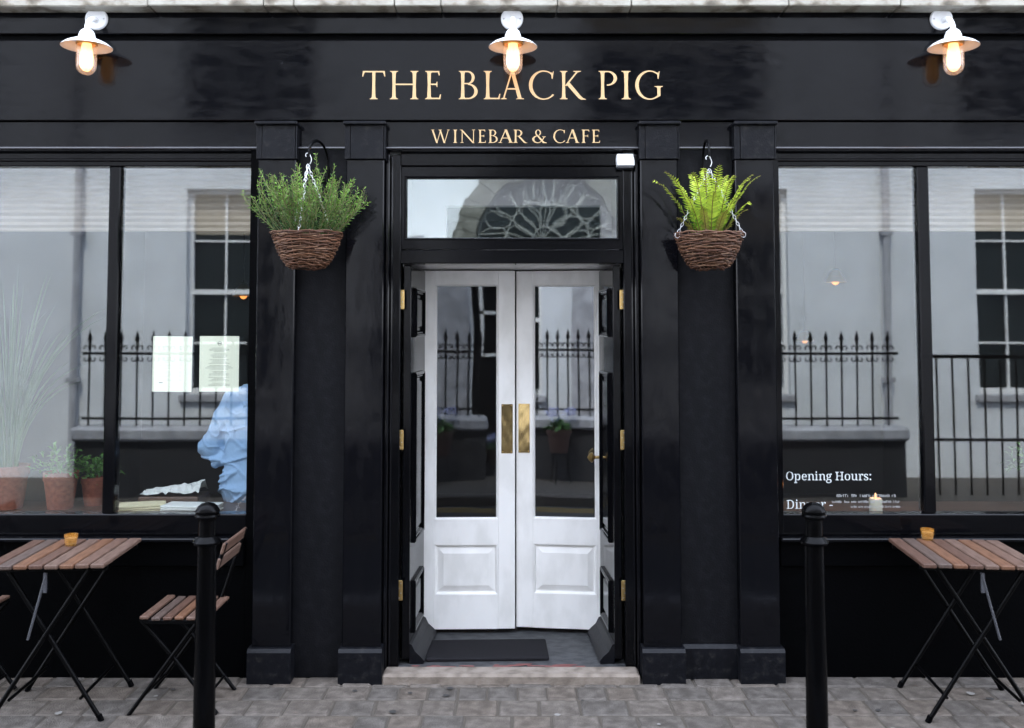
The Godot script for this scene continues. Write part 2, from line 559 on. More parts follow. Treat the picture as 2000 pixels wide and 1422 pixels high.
func capital(ch: String) -> Array:
	match ch:
		"T": return [stem(0.41, true, false, 0.115, 0.0, 0.96), P([0.0, 0.80, 0.03, 0.80, 0.085, 0.95, 0.735, 0.95, 0.79, 0.80, 0.82, 0.80, 0.80, 1.0, 0.02, 1.0])]
		"H": return [stem(0.145), stem(0.865), P([0.17, 0.50, 0.84, 0.50, 0.84, 0.55, 0.17, 0.55])]
		"E": return [stem(0.145), arm(0.95, 1.0, 0.17, 0.50, -0.16), arm(0.50, 0.55, 0.17, 0.43, 0), arm(0.0, 0.05, 0.17, 0.54, 0.17)]
		"F": return [stem(0.145), arm(0.95, 1.0, 0.17, 0.52, -0.16), arm(0.50, 0.55, 0.17, 0.45, 0)]
		"L": return [stem(0.145), arm(0.0, 0.05, 0.17, 0.56, 0.19)]
		"I": return [stem(0.145)]
		"B": return [stem(0.145), bow(0.32, 0.765, Vector2(0.25, 0.235), Vector2(0.145, 0.19), 0, 90, -90), P([0.16, 0.955, 0.325, 0.955, 0.325, 1.0, 0.16, 1.0]), P([0.16, 0.53, 0.325, 0.53, 0.325, 0.575, 0.16, 0.575]), bow(0.33, 0.275, Vector2(0.35, 0.275), Vector2(0.23, 0.23), 0, 90, -90), P([0.16, 0.0, 0.335, 0.0, 0.335, 0.045, 0.16, 0.045])]
		"P": return [stem(0.145), bow(0.32, 0.74, Vector2(0.33, 0.26), Vector2(0.21, 0.215), 0, 90, -95), P([0.16, 0.955, 0.325, 0.955, 0.325, 1.0, 0.16, 1.0])]
		"R": return [stem(0.145), bow(0.32, 0.745, Vector2(0.29, 0.255), Vector2(0.175, 0.21), 0, 90, -95), P([0.16, 0.955, 0.325, 0.955, 0.325, 1.0, 0.16, 1.0]), P([0.16, 0.49, 0.34, 0.49, 0.34, 0.53, 0.16, 0.53]), P([0.29, 0.52, 0.43, 0.52, 0.79, 0.09, 0.87, 0.03, 0.97, 0.0, 0.97, -0.02, 0.80, -0.02, 0.70, 0.02])]
		"A": return [slope(0.10, 0.0, 0.41, 1.02, 0.055), slope(0.70, 0.0, 0.41, 1.02, 0.135), P([0.20, 0.34, 0.58, 0.34, 0.57, 0.39, 0.21, 0.39]), foot(0.0, 0.22, 0.0), foot(0.56, 0.84, 0.0)]
		"K": return [stem(0.145), slope(0.22, 0.47, 0.66, 0.98, 0.075), foot(0.50, 0.80, 1.0, false), P([0.24, 0.53, 0.36, 0.60, 0.79, 0.11, 0.87, 0.04, 0.98, 0.0, 0.98, -0.02, 0.80, -0.02, 0.70, 0.03])]
		"C": return [bow(0.52, 0.5, Vector2(0.52, 0.52), Vector2(0.41, 0.475), 0.02, 47, 318), P([0.82, 0.72, 0.85, 0.72, 0.89, 0.99, 0.865, 0.99, 0.85, 0.93, 0.80, 0.95, 0.80, 0.86])]
		"G": return [bow(0.52, 0.5, Vector2(0.52, 0.52), Vector2(0.41, 0.475), 0.02, 47, 308), P([0.82, 0.72, 0.85, 0.72, 0.89, 0.99, 0.865, 0.99, 0.85, 0.93, 0.80, 0.95, 0.80, 0.86]), P([0.80, 0.06, 0.915, 0.12, 0.915, 0.40, 0.95, 0.435, 1.0, 0.44, 1.0, 0.465, 0.70, 0.465, 0.70, 0.44, 0.77, 0.43, 0.80, 0.38])]
		"W": return [slope(0.10, 0.98, 0.45, -0.02, 0.125), slope(0.45, -0.02, 0.74, 0.98, 0.055), slope(0.70, 0.98, 1.05, -0.02, 0.125), slope(1.05, -0.02, 1.36, 0.98, 0.055), foot(-0.03, 0.25, 1.0, false), foot(0.57, 0.85, 1.0, false), foot(1.24, 1.48, 1.0, false)]
		"N": return [slope(0.17, 0.0, 0.17, 0.96, 0.055), slope(0.14, 0.97, 1.0, -0.02, 0.135), slope(1.0, -0.02, 1.0, 0.98, 0.055), foot(0.05, 0.29, 0.0), foot(0.0, 0.20, 1.0, false), foot(0.88, 1.12, 1.0, false)]
		"&": return [bow(0.40, 0.775, Vector2(0.20, 0.235), Vector2(0.12, 0.19), 0.0, -70, 110), bow(0.40, 0.775, Vector2(0.20, 0.235), Vector2(0.11, 0.19), 0.0, 110, 240), bow(0.36, 0.27, Vector2(0.36, 0.285), Vector2(0.245, 0.235), 0.02, 75, 325), P([0.24, 0.62, 0.37, 0.62, 0.84, 0.06, 1.0, 0.01, 1.0, -0.02, 0.74, -0.02]), P([0.60, 0.10, 0.66, 0.08, 0.84, 0.42, 0.94, 0.46, 0.94, 0.48, 0.68, 0.48, 0.68, 0.46, 0.78, 0.42])]
	return []

# ---------------------------------------------------------------- the scene
func _ready() -> void:
	rng.seed = 20240611
	# camera: 3 degrees upwards, with a shifted lens
	var cam := Camera3D.new()
	cam.name = "camera"
	cam.projection = Camera3D.PROJECTION_FRUSTUM
	cam.near = 0.05
	cam.far = 400.0
	cam.size = 2.0 * 711.0 / 1835.0 * 0.05
	cam.frustum_offset = Vector2(0.0, -(711.0 - 541.65) / 1835.0 * 0.05)
	var lens := CameraAttributesPhysical.new()
	lens.frustum_focus_distance = 4.98
	lens.frustum_focal_length = 35.0
	lens.frustum_near = 0.05
	lens.frustum_far = 400.0
	lens.exposure_aperture = 1.6
	cam.attributes = lens
	cam.projection = Camera3D.PROJECTION_FRUSTUM
	cam.size = 2.0 * 711.0 / 1835.0 * 0.05
	cam.position = Vector3(0.0, 1.87, 5.0)
	cam.rotation = Vector3(0.053, 0, 0)
	add_child(cam)
	cam.current = true
	# sky: bright high cloud
	var env := Environment.new()
	env.background_mode = Environment.BG_SKY
	var sky := Sky.new()
	var sm := ProceduralSkyMaterial.new()
	sm.sky_top_color = Color(0.83, 0.87, 0.95)
	sm.sky_horizon_color = Color(0.89, 0.905, 0.935)
	sm.ground_horizon_color = Color(0.45, 0.45, 0.46)
	sm.ground_bottom_color = Color(0.2, 0.2, 0.2)
	sm.sky_energy_multiplier = 1.5
	sky.sky_material = sm
	env.sky = sky
	env.tonemap_mode = Environment.TONE_MAPPER_LINEAR
	env.tonemap_exposure = 3.3
	env.sdfgi_enabled = true
	env.ssao_enabled = true
	env.ssil_enabled = true
	var we := WorldEnvironment.new()
	we.name = "world_environment"
	we.environment = env
	add_child(we)
	# veiled sun over the roof of the shop: the shopfront lies in its own shade
	var sun := DirectionalLight3D.new()
	sun.name = "sun"
	sun.light_energy = 0.85
	sun.light_angular_distance = 8.0
	sun.light_color = Color(1.0, 0.97, 0.92)
	sun.shadow_enabled = true
	add_child(sun)
	sun.look_at_from_position(Vector3.ZERO, Vector3(0.25, -1.55, 1.0))

	make_materials()
	street()
	opposite()
	shop()
	inside()
	lamps()
	baskets()
	furniture()
	bollards()

# ---------------------------------------------------------------- street
func street() -> void:
	var g := Geo.new()
	g.face([Vector3(-150, -0.12, -150), Vector3(150, -0.12, -150), Vector3(150, -0.12, 150), Vector3(-150, -0.12, 150)], Vector3.UP)
	setting("ground", g, M.asphalt)
	g = Geo.new()
	g.span(-14, 14, -0.3, -0.07, 1.60, 4.05)
	setting("road", g, M.asphalt)
	for k in 2:
		g = Geo.new()
		g.face([Vector3(-14, -0.066, 3.74 + 0.13 * k), Vector3(14, -0.066, 3.74 + 0.13 * k), Vector3(14, -0.066, 3.78 + 0.13 * k), Vector3(-14, -0.066, 3.78 + 0.13 * k)], Vector3.UP)
		setting("yellow_line", g, M.yellow)
	var pave := holder("pavement", self)
	pave.set_meta("kind", "structure")
	g = Geo.new()
	g.span(-14, 14, -0.3, G - 0.006, -0.3, 1.46)
	part("bedding", g, M.joint, pave)
	# setts near the shop, each one a piece
	var kinds := []
	var row := 0
	var z := 0.0
	var rest := Geo.new()
	while z < 1.44:
		var deep: float = [0.135, 0.165, 0.185, 0.175][row % 4]
		var x := -7.0 - rng.randf() * 0.15
		while x < 7.0:
			var wide := rng.randf_range(0.15, 0.23)
			if row == 1 and absf(x) < 0.75:
				wide = 0.148
			var near: bool = absf(x + wide / 2) < 3.15 and z < 0.9
			var s := Geo.new() if near else rest
			var gap := rng.randf_range(0.004, 0.009)
			var lift := rng.randf_range(-0.003, 0.003)
			var c := Vector3(x + wide / 2, G - 0.04 + lift, z + deep / 2)
			var sz := Vector3(wide - gap, 0.08, minf(deep, 1.455 - z) - gap)
			s.xf = Transform3D(Basis.from_euler(Vector3(rng.randf_range(-0.012, 0.012), rng.randf_range(-0.02, 0.02), rng.randf_range(-0.012, 0.012))), c)
			if sz.z > 0.03:
				s.box(Vector3.ZERO, sz, 0.008)
			if near:
				part("sett", s, M.setts[rng.randi() % 5], pave)
			x += wide
		z += deep
		row += 1
	# flattened chewing gum and pale spots trodden into the setts
	for i in 34:
		var d := Geo.new()
		var pts := []
		var rr := rng.randf_range(0.008, 0.022)
		for k in 9:
			var u := TAU * k / 9.0
			pts.append(Vector3(cos(u) * rr * rng.randf_range(0.7, 1.15), 0, sin(u) * rr * rng.randf_range(0.7, 1.15)))
		d.face(pts, Vector3.UP)
		part("gum_spot", d, M.gum[i % 2], pave).position = Vector3(rng.randf_range(-2.8, 2.8), G + 0.0062, rng.randf_range(0.14, 0.85))
	var o := part("setts_beyond", rest, M.setts[2], pave)
	o.set_meta("kind", "stuff")
	g = Geo.new()
	for i in 28:
		g.span(-14.0 + i, -13.006 + i, -0.3, G, 1.462, 1.60, 0.012)
	var kerb := setting("kerb", g, M.coping)
	kerb.name = "kerb"
	g = Geo.new()
	g.span(-14, 14, -0.3, G - 0.02, 4.20, 6.6)
	setting("far_pavement", g, M.setts[3])
	g = Geo.new()
	for i in 28:
		g.span(-14.0 + i, -13.006 + i, -0.3, G - 0.01, 4.05, 4.195, 0.012)
	setting("far_kerb", g, M.setts[0])

# ---------------------------------------------------------------- the house across the street (seen in the glass)
func sash(parent: Node, x0: float, x1: float, y0: float, y1: float, z: float, blind: float) -> void:
	var w := holder("window", parent)
	var g := Geo.new()
	g.span(x0 - 0.02, x1 + 0.02, y0 - 0.02, y1 + 0.02, z + 0.17, z + 0.19)
	part("pane", g, M.dark_glass, w)
	g = Geo.new()
	g.moulding(x0, x1, y0, y1, z + 0.16, [Vector2(0, 0), Vector2(0, 0), Vector2(0, 0.0)])
	g = Geo.new()
	var f := 0.05
	var m := (y0 + y1) / 2
	g.span(x0, x0 + f, y0, y1, z + 0.10, z + 0.165)
	g.span(x1 - f, x1, y0, y1, z + 0.10, z + 0.165)
	g.span(x0 + f, x1 - f, y1 - f, y1, z + 0.10, z + 0.165)
	g.span(x0 + f, x1 - f, y0, y0 + 0.07, z + 0.10, z + 0.165)
	g.span(x0 + f, x1 - f, m - 0.03, m + 0.03, z + 0.09, z + 0.165)
	part("frame", g, M.inner_white, w)
	g = Geo.new()
	for k: int in [1, 2]:
		var x := lerpf(x0 + f, x1 - f, k / 3.0)
		g.span(x - 0.011, x + 0.011, y0 + 0.07, y1 - f, z + 0.125, z + 0.16)
	for k: float in [0.25, 0.75]:
		var y := lerpf(y0, y1, k)
		g.span(x0 + f, x1 - f, y - 0.011, y + 0.011, z + 0.127, z + 0.158)
	part("glazing_bars", g, M.inner_white, w)
	g = Geo.new()
	g.span(x0 - 0.06, x1 + 0.06, y0 - 0.09, y0, z - 0.06, z + 0.1, 0.01)
	part("sill", g, M.coping, w)
	if blind > 0:
		g = Geo.new()
		g.span(x0 + f, x1 - f, y1 - f - blind, y1 - f, z + 0.162, z + 0.168)
		part("blind", g, M.curtain, w)

func opposite() -> void:
	var zf := 6.5
	var house := thing("house", "pale rendered house with sash windows reflected in the shop glass", "house", Vector3(0, 0, 0))
	var holes := [[-4.03, -2.75, 1.05, 3.58], [2.35, 3.42, 1.05, 3.58], [5.75, 6.95, 1.05, 3.58], [-4.1, -2.4, 4.35, 6.5], [0.85, 3.2, 4.35, 6.5], [5.5, 7.0, 4.35, 6.5], [-7.9, -6.6, 1.05, 3.58], [-7.9, -6.6, 4.35, 6.5], [-1.72, -1.12, 0.95, 3.0], [-0.25, 1.05, 0.4, 2.88]]
	var g := Geo.new()
	g.xf = Transform3D(Basis.from_euler(Vector3(0, PI, 0)), Vector3(0, 0, 0))
	var turned := []
	for h in holes:
		turned.append([-h[1], -h[0], h[2], h[3]])
	g.wall(-14, 14, -0.1, 8.0, -zf - 0.35, -zf, turned)
	part("wall", g, M.stucco, house)
	g = Geo.new()
	g.span(-14, 14, -0.1, 8.0, zf + 0.9, zf + 1.0)
	part("back", g, M.dark_wall, house)
	g = Geo.new()
	g.span(-14, 14, 8.0, 8.25, zf - 0.12, zf + 0.5, 0.02)
	part("parapet", g, M.coping, house)
	for i in 9:
		var h: Array = holes[i]
		sash(house, h[0], h[1], h[2], h[3], zf, [0.5, 0.5, 0.45, 0.5, 0.9, 0.0, 0.6, 0.4, 0.3][i])
	# doorway: stone arch with a fanlight of interlaced bars above a black door
	var dw := holder("doorway", house)
	g = Geo.new()
	for i in 17:
		var a0 := PI * i / 17.0 + 0.004
		var a1 := PI * (i + 1) / 17.0 - 0.004
		var pts := PackedVector2Array()
		var ro := 1.20 if i % 2 == 0 else 1.17
		for a in [a0, a1]:
			pts.append(Vector2(0.43 + ro * cos(a), 2.88 + ro * sin(a)))
		for a in [a1, a0]:
			pts.append(Vector2(0.43 + 0.89 * cos(a), 2.88 + 0.89 * sin(a)))
		g.prism(pts, zf - 0.10, zf + 0.0)
	part("stone_arch", g, M.arch, dw)
	g = Geo.new()
	for s: float in [-1.0, 1.0]:
		g.span(minf(0.43 + 0.72 * s, 0.43 + 1.12 * s), maxf(0.43 + 0.72 * s, 0.43 + 1.12 * s), 0.4, 2.82, zf - 0.07, zf, 0.01)
		g.span(minf(0.43 + 0.68 * s, 0.43 + 1.18 * s), maxf(0.43 + 0.68 * s, 0.43 + 1.18 * s), 2.70, 2.88, zf - 0.11, zf, 0.01)
	part("door_pilasters", g, M.coping, dw)
	g = Geo.new()
	var fan := PackedVector2Array()
	for i in 25:
		var a := PI * i / 24.0
		fan.append(Vector2(0.43 + 0.90 * cos(a), 2.885 + 0.90 * sin(a)))
	g.prism(fan, zf - 0.02, zf - 0.004)
	part("fanlight", g, M.dark_glass, dw)
	g = Geo.new()
	for q in [0.20, 0.50, 0.86]:
		var pts := []
		for i in 33:
			var a := PI * i / 32.0
			pts.append(Vector3(0.43 + q * cos(a), 2.90 + q * sin(a), zf - 0.035))
		g.tube(pts, 0.008, 6)
	for ring in 2:
		var count: int = [7, 11][ring]
		for k in count:
			var a := PI * (k + 0.5) / count
			var pts := []
			for i in 21:
				var t := TAU * i / 20.0
				var rr: float = [0.35, 0.68][ring] + [0.145, 0.17][ring] * cos(t)
				var aa: float = a + [0.26, 0.15][ring] * sin(t) * (1.0 - 0.25 * cos(t))
				pts.append(Vector3(0.43 + rr * cos(aa), 2.90 + rr * sin(aa), zf - 0.035 - 0.004 * (k % 2)))
			g.tube(pts, 0.0065, 5)
	for k in 9:
		var a := PI * (k + 0.5) / 9.0
		g.tube([Vector3(0.43 + 0.05 * cos(a), 2.90 + 0.05 * sin(a), zf - 0.033), Vector3(0.43 + 0.86 * cos(a), 2.90 + 0.86 * sin(a), zf - 0.033)], 0.006, 5)
	g.span(-0.46, 1.32, 2.84, 2.90, zf - 0.06, zf + 0.0)
	part("tracery", g, M.tracery, dw)
	g = Geo.new()
	g.span(-0.25, 1.05, 0.4, 2.84, zf + 0.10, zf + 0.16)
	for q in [[-0.13, 0.33, 1.5, 2.65], [0.47, 0.93, 1.5, 2.65], [-0.13, 0.33, 0.6, 1.35], [0.47, 0.93, 0.6, 1.35]]:
		g.span(q[0], q[1], q[2], q[3], zf + 0.07, zf + 0.10, 0.02)
	part("front_door", g, M.lacquer, dw)
	g = Geo.new()
	for q in [[-0.16, 0.36, 1.47, 2.68], [0.44, 0.96, 1.47, 2.68]]:
		g.moulding(-q[1], -q[0], q[2], q[3], 0.0, [Vector2(0, 0), Vector2(0, 0.03), Vector2(0.045, 0.03), Vector2(0.045, 0.0)])
		g.span(-q[1], -q[0], 2.06, 2.10, 0.0, 0.03)
	var wf := part("door_window_frame", g, M.inner_white, dw)
	wf.rotation.y = PI
	wf.position.z = zf + 0.07
	g = Geo.new()
	for i in 3:
		g.span(-0.38, 0.85, G - 0.02, 0.4 - 0.12 * i, zf - 0.42 - 0.3 * i if i else zf - 0.4, zf - 0.1 - 0.3 * i if i else zf + 0.1, 0.01)
	var steps := part("steps", g, M.dark_wall, self)
	tag(steps, "dark stone steps up to the arched doorway across the street", "steps")
	# rainwater pipe
	for k in 2:
		g = Geo.new()
		g.tube([Vector3(0, 0.05, 0), Vector3(0, 7.9, 0)], 0.045, 10)
		for y in [1.2, 3.0, 4.8, 6.6]:
			g.span(-0.07, 0.07, y, y + 0.06, -0.05, 0.06)
		var pipe := part("drainpipe", g, M.coping, self)
		pipe.position = Vector3([-5.35, 4.62][k], 0, zf - 0.06)
		tag(pipe, ["grey rainwater pipe on the pale house wall, reflected left", "grey rainwater pipe on the pale house wall, reflected right"][k], "drainpipe")
	# dwarf walls with coping and railings
	for side in 2:
		var x0: float = [-4.75, 0.9][side]
		var x1: float = [-0.06, 4.3][side]
		var dwf := thing("dwarf_wall", ["dark dwarf wall with stone coping, reflected in the left window", "dark dwarf wall with stone coping, reflected in the right window"][side], "wall", Vector3.ZERO)
		g = Geo.new()
		g.span(x0 + 0.03, x1 - 0.03, G - 0.05, 0.64, 5.14, 5.40)
		part("masonry", g, M.dark_wall, dwf)
		g = Geo.new()
		g.span(x0, x1, 0.64, 0.79, 5.07, 5.46, 0.03)
		part("coping", g, M.coping, dwf)
		var rail := thing("railing", ["black iron railing with spearhead finials, reflected in the left window", "black iron railing with spearhead finials, reflected in the right window"][side], "railing", Vector3(0, 0.79, 5.26), "spearhead railings")
		g = Geo.new()
		g.span(x0 + 0.05, x1 - 0.05, 0.78, 0.81, -0.018, 0.018)
		part("top_rail", g, M.iron, rail)
		g = Geo.new()
		g.span(x0 + 0.05, x1 - 0.05, 0.07, 0.095, -0.018, 0.018)
		part("bottom_rail", g, M.iron, rail)
		var bar := Geo.new()
		bar.tube([Vector3(0, 0.0, 0), Vector3(0, 0.90, 0)], 0.011, 8)
		var bm := bar.mesh()
		var fin := Geo.new()
		fin.lathe([Vector2(0.0, 0.88), Vector2(0.02, 0.895), Vector2(0.012, 0.91), Vector2(0.026, 0.955), Vector2(0.018, 0.99), Vector2(0.0, 1.06)], 8, 60)
		var fm := fin.mesh()
		var scr := Geo.new()
		for s: float in [-1.0, 1.0]:
			for low in [0, 1]:
				var pts := []
				for i in 15:
					var t := i / 14.0
					var a := -0.6 + t * 4.9
					var r := 0.034 * (1.0 - 0.6 * t)
					var y := 0.855 + r * sin(a) if low == 0 else 0.735 - r * sin(a)
					pts.append(Vector3(s * (0.042 + r * cos(a) * -1.0), y, 0))
				scr.tube(pts, 0.008, 5)
		var sm := scr.mesh()
		var x := x0 + 0.12
		while x < x1 - 0.06:
			part("bar", bm, M.iron, rail).position.x = x
			part("finial", fm, M.iron, rail).position.x = x
			part("scroll", sm, M.iron, rail).position.x = x
			x += 0.132 if absf(x) < 2.0 else 0.172
	# the plain railing further along
	var plain := thing("railing", "plain flat-topped black railing reflected at the far right", "railing", Vector3(0, 0, 5.3))
	g = Geo.new()
	g.span(4.5, 9.0, 1.53, 1.57, -0.02, 0.02)
	part("top_rail", g, M.iron, plain)
	g = Geo.new()
	g.span(4.5, 9.0, 0.62, 0.65, -0.02, 0.02)
	part("bottom_rail", g, M.iron, plain)
	g = Geo.new()
	g.tube([Vector3(0, G - 0.02, 0), Vector3(0, 1.53, 0)], 0.012, 8)
	var bm2 := g.mesh()
	for i in 26:
		part("bar", bm2, M.iron, plain).position.x = 4.52 + 0.172 * i
	# flowers in pots on the far pavement
	for k in 2:
		flower_pot(Vector3([-0.62, 0.03][k], [G - 0.02, 0.17][k], [4.92, 5.62][k]), ["blue hydrangea in a dark pot on a stand, reflected in the right door", "smaller blue hydrangea in a dark pot on the steps, reflected in the left door"][k], [0.92, 0.66][k], [0.36, 0.0][k])

func flower_pot(at: Vector3, label: String, s: float, stand: float) -> void:
	var t := thing("potted_hydrangea", label, "potted plant", at + Vector3(0, stand, 0), "hydrangeas across the street")
	var g := Geo.new()
	if stand > 0.0:
		for k in 3:
			var a := TAU * k / 3.0 + 0.4
			g.tube([Vector3(cos(a) * 0.08, 0, sin(a) * 0.08), Vector3(cos(a) * 0.14, -stand, sin(a) * 0.14)], 0.009, 6)
		g.lathe([Vector2(0, -0.012), Vector2(0.10, -0.012), Vector2(0.10, 0.0), Vector2(0, 0.0)], 16)
		part("stand", g, M.iron, t)
		g = Geo.new()
	g.lathe([Vector2(0, 0), Vector2(0.11 * s, 0), Vector2(0.15 * s, 0.24 * s), Vector2(0.165 * s, 0.24 * s), Vector2(0.165 * s, 0.29 * s), Vector2(0.14 * s, 0.29 * s), Vector2(0.13 * s, 0.26 * s), Vector2(0, 0.26 * s)], 20)
	part("pot", g, M.dark_pot, t)
	g = Geo.new()
	for i in 60:
		var d := Vector3(rng.randfn(), absf(rng.randfn()) * 0.6 + 0.1, rng.randfn()).normalized()
		g.tint = Color(0.03, 0.09, 0.02).lerp(Color(0.07, 0.16, 0.04), rng.randf())
		leaf_blade(g, Vector3(0, 0.28 * s, 0) + d * 0.05 * s, d, 0.2 * s * rng.randf_range(0.6, 1.1), 0.05 * s)
	part("foliage", g, M.leaf, t).set_meta("kind", "stuff")
	g = Geo.new()
	for i in 7:
		var c := Vector3(rng.randf_range(-0.16, 0.16), 0.47 + rng.randf_range(-0.05, 0.09), rng.randf_range(-0.12, 0.12)) * s
		for j in 40:
			var d := Vector3(rng.randfn(), rng.randfn(), rng.randfn()).normalized()
			g.tint = Color(0.36, 0.42, 0.80).lerp(Color(0.68, 0.70, 0.95), rng.randf())
			leaf_blade(g, c + d * 0.055 * s, d.cross(Vector3(0.3, 1, 0.2)).normalized(), 0.03 * s, 0.02 * s)
	part("flower_heads", g, M.leaf, t).set_meta("kind", "stuff")

# one leaf: a folded blade from p along d
func leaf_blade(g: Geo, p: Vector3, d: Vector3, l: float, w: float, droop := 0.25) -> void:
	var side := d.cross(Vector3.UP)
	side = side.normalized() if side.length() > 0.05 else Vector3.RIGHT
	var up := side.cross(d).normalized()
	var m := p + d * l * 0.5 + up * l * 0.06
	var e := p + d * l - Vector3.UP * l * droop
	var o := up
	g.face([p, m + side * w / 2 + up * w * 0.15, m], o)
	g.face([p, m, m - side * w / 2 + up * w * 0.15], o)
	g.face([m, m + side * w / 2 + up * w * 0.15, e], o)
	g.face([m, e, m - side * w / 2 + up * w * 0.15], o)

# ---------------------------------------------------------------- the shopfront
func shop() -> void:
	var b := thing("shopfront", "black painted shopfront of a wine bar with gilt lettering", "building")
	var g := Geo.new()
	# masonry: upper wall, piers and flanks
	g.wall(-14, 14, 3.62, 8.0, -0.4, -0.02, [])
	part("upper_wall", g, M.stucco, b)
	g = Geo.new()
	g.span(-14, -3.36, -0.1, 3.6, -0.4, -0.02)
	g.span(3.36, 14, -0.1, 3.6, -0.4, -0.02)
	part("flank_wall", g, M.stucco, b)
	# cornice of stone blocks
	var cor := holder("cornice", b)
	var cuts := [-3.5, -2.75, -1.92, -1.31, -1.15, -0.62, -0.375, 0.24, 0.63, 1.46, 2.05, 2.83, 3.5]
	for i in cuts.size() - 1:
		g = Geo.new()
		var lift := rng.randf_range(-0.002, 0.002)
		g.span(cuts[i] + 0.002, cuts[i + 1] - 0.002, 3.560 + lift, 3.67, -0.02, 0.135 + rng.randf_range(-0.003, 0.003), 0.006)
		part("stone_block", g, M.stone, cor)
	# fascia boards
	var fa := holder("fascia", b)
	g = Geo.new()
	g.span(-3.4, 3.4, 2.972, 3.408, -0.2, 0.035, 0.004)
	part("board", g, M.gloss, fa)
	g = Geo.new()
	g.span(-3.4, 3.4, 3.442, 3.560, -0.2, 0.035, 0.004)
	part("frieze", g, M.gloss, fa)
	g = Geo.new()
	g.span(-3.4, 3.4, 3.40, 3.45, -0.2, 0.004)
	part("groove", g, M.riser, fa)
	g = Geo.new()
	g.span(-3.4, 3.4, 2.83, 2.970, -0.2, 0.018, 0.004)
	part("lower_board", g, M.gloss, fa)
	g = Geo.new()
	var bead := []
	for i in 41:
		bead.append(Vector3(-3.4 + 0.17 * i, 2.822, 0.040))
	g.tube(bead, 0.0085, 8)
	part("bead", g, M.bead, fa)
	# lettering
	lettering(fa, 0.0365, [["T", -0.8013, -0.6777], ["H", -0.6529, -0.5006], ["E", -0.4649, -0.3793], ["B", -0.2848, -0.1833], ["L", -0.1516, -0.0624], ["A", -0.0605, 0.0640], ["C", 0.0902, 0.2256], ["K", 0.2562, 0.3952], ["P", 0.4631, 0.5616], ["I", 0.5862, 0.6353], ["G", 0.6591, 0.8063]], 3.0865, 3.2395)
	lettering(fa, 0.0195, [["W", -0.4337, -0.3326], ["I", -0.3148, -0.2929], ["N", -0.2793, -0.1971], ["E", -0.1807, -0.1396], ["B", -0.1259, -0.0767], ["A", -0.0740, 0.0082], ["R", 0.0085, 0.0825], ["&", 0.1085, 0.1862], ["C", 0.2210, 0.2847], ["A", 0.2874, 0.3614], ["F", 0.3723, 0.4134], ["E", 0.4271, 0.4709]], 2.8545, 2.9255)
	# piers behind the pilasters, with the dull panels between them
	for s: float in [-1.0, 1.0]:
		var p := holder("pier", b)
		g = Geo.new()
		var xa: float = 0.672 * s
		var xb: float = 1.40 * s
		g.span(minf(xa, xb), maxf(xa, xb), G - 0.05, 2.83, -0.4, -0.002)
		part("masonry", g, M.riser, p)
		g = Geo.new()
		g.span(minf(0.87 * s, 1.18 * s), maxf(0.87 * s, 1.18 * s), G, 2.828, -0.002, 0.004)
		part("panel", g, M.eggshell, p)
		if s > 0:
			g = Geo.new()
			g.prism(P([0.0, G, 0.03, G, 0.03, 0.205, 0.012, 0.222, 0.0, 0.222]), -0.1475, 0.1475)
			g.xf = Transform3D()
			var sk := part("skirting", g, M.plinth_black, p)
			sk.rotation.y = -PI / 2
			sk.position = Vector3(1.0295, 0, 0.004)
	for q in [[-1.345, -1.145], [-0.878, -0.678], [0.680, 0.877], [1.182, 1.387]]:
		pilaster(b, q[0], q[1])
	window_bay(b, -1.0)
	window_bay(b, 1.0)
	doorway(b)

func lettering(parent: Node, z: float, letters: Array, y0: float, y1: float) -> void:
	for l in letters:
		var pieces := capital(l[0])
		var lo := 1e9
		var hi := -1e9
		for p in pieces:
			for q in p:
				lo = minf(lo, q.x)
				hi = maxf(hi, q.x)
		var g := Geo.new()
		for i in pieces.size():
			var out := PackedVector2Array()
			for q in pieces[i]:
				out.append(Vector2(remap(q.x, lo, hi, l[1], l[2]), lerpf(y0, y1, q.y)))
			g.poly(out, z + 0.0003 * i)
		part("letter", g, M.gilt, parent)

func pilaster(b: Node, x0: float, x1: float) -> void:
	var p := holder("pilaster", b)
	var g := Geo.new()
	g.span(x0, x1, 0.2, 2.758, -0.05, 0.060, 0.005)
	part("shaft", g, M.gloss_upright, p)
	g = Geo.new()
	var bev := 0.014
	var w0 := x0 - 0.012
	var w1 := x1 + 0.012
	var prof := P([-0.05, G - 0.04, 0.1, G - 0.04, 0.1, 0.205, 0.1 - bev, 0.222, -0.05, 0.222])
	var base := Geo.new()
	base.prism(prof, 0.0, w1 - w0)
	var o := part("base", base, M.plinth_black, p)
	o.rotation.y = -PI / 2
	o.position = Vector3(w1, 0, 0)
	g = Geo.new()
	g.span(x0 - 0.006, x0 + 0.024, 2.757, 2.936, -0.05, 0.079, 0.002)
	g.span(x0 + 0.026, x1 - 0.002, 2.757, 2.936, -0.05, 0.083, 0.002)
	g.span(x1, x1 + 0.008, 2.757, 2.936, -0.05, 0.079, 0.002)
	part("capital", g, M.plinth_black, p)
	g = Geo.new()
	g.span(x0 - 0.012, x1 + 0.014, 2.937, 2.955, -0.05, 0.105, 0.004)
	part("cap_moulding", g, M.plinth_black, p)

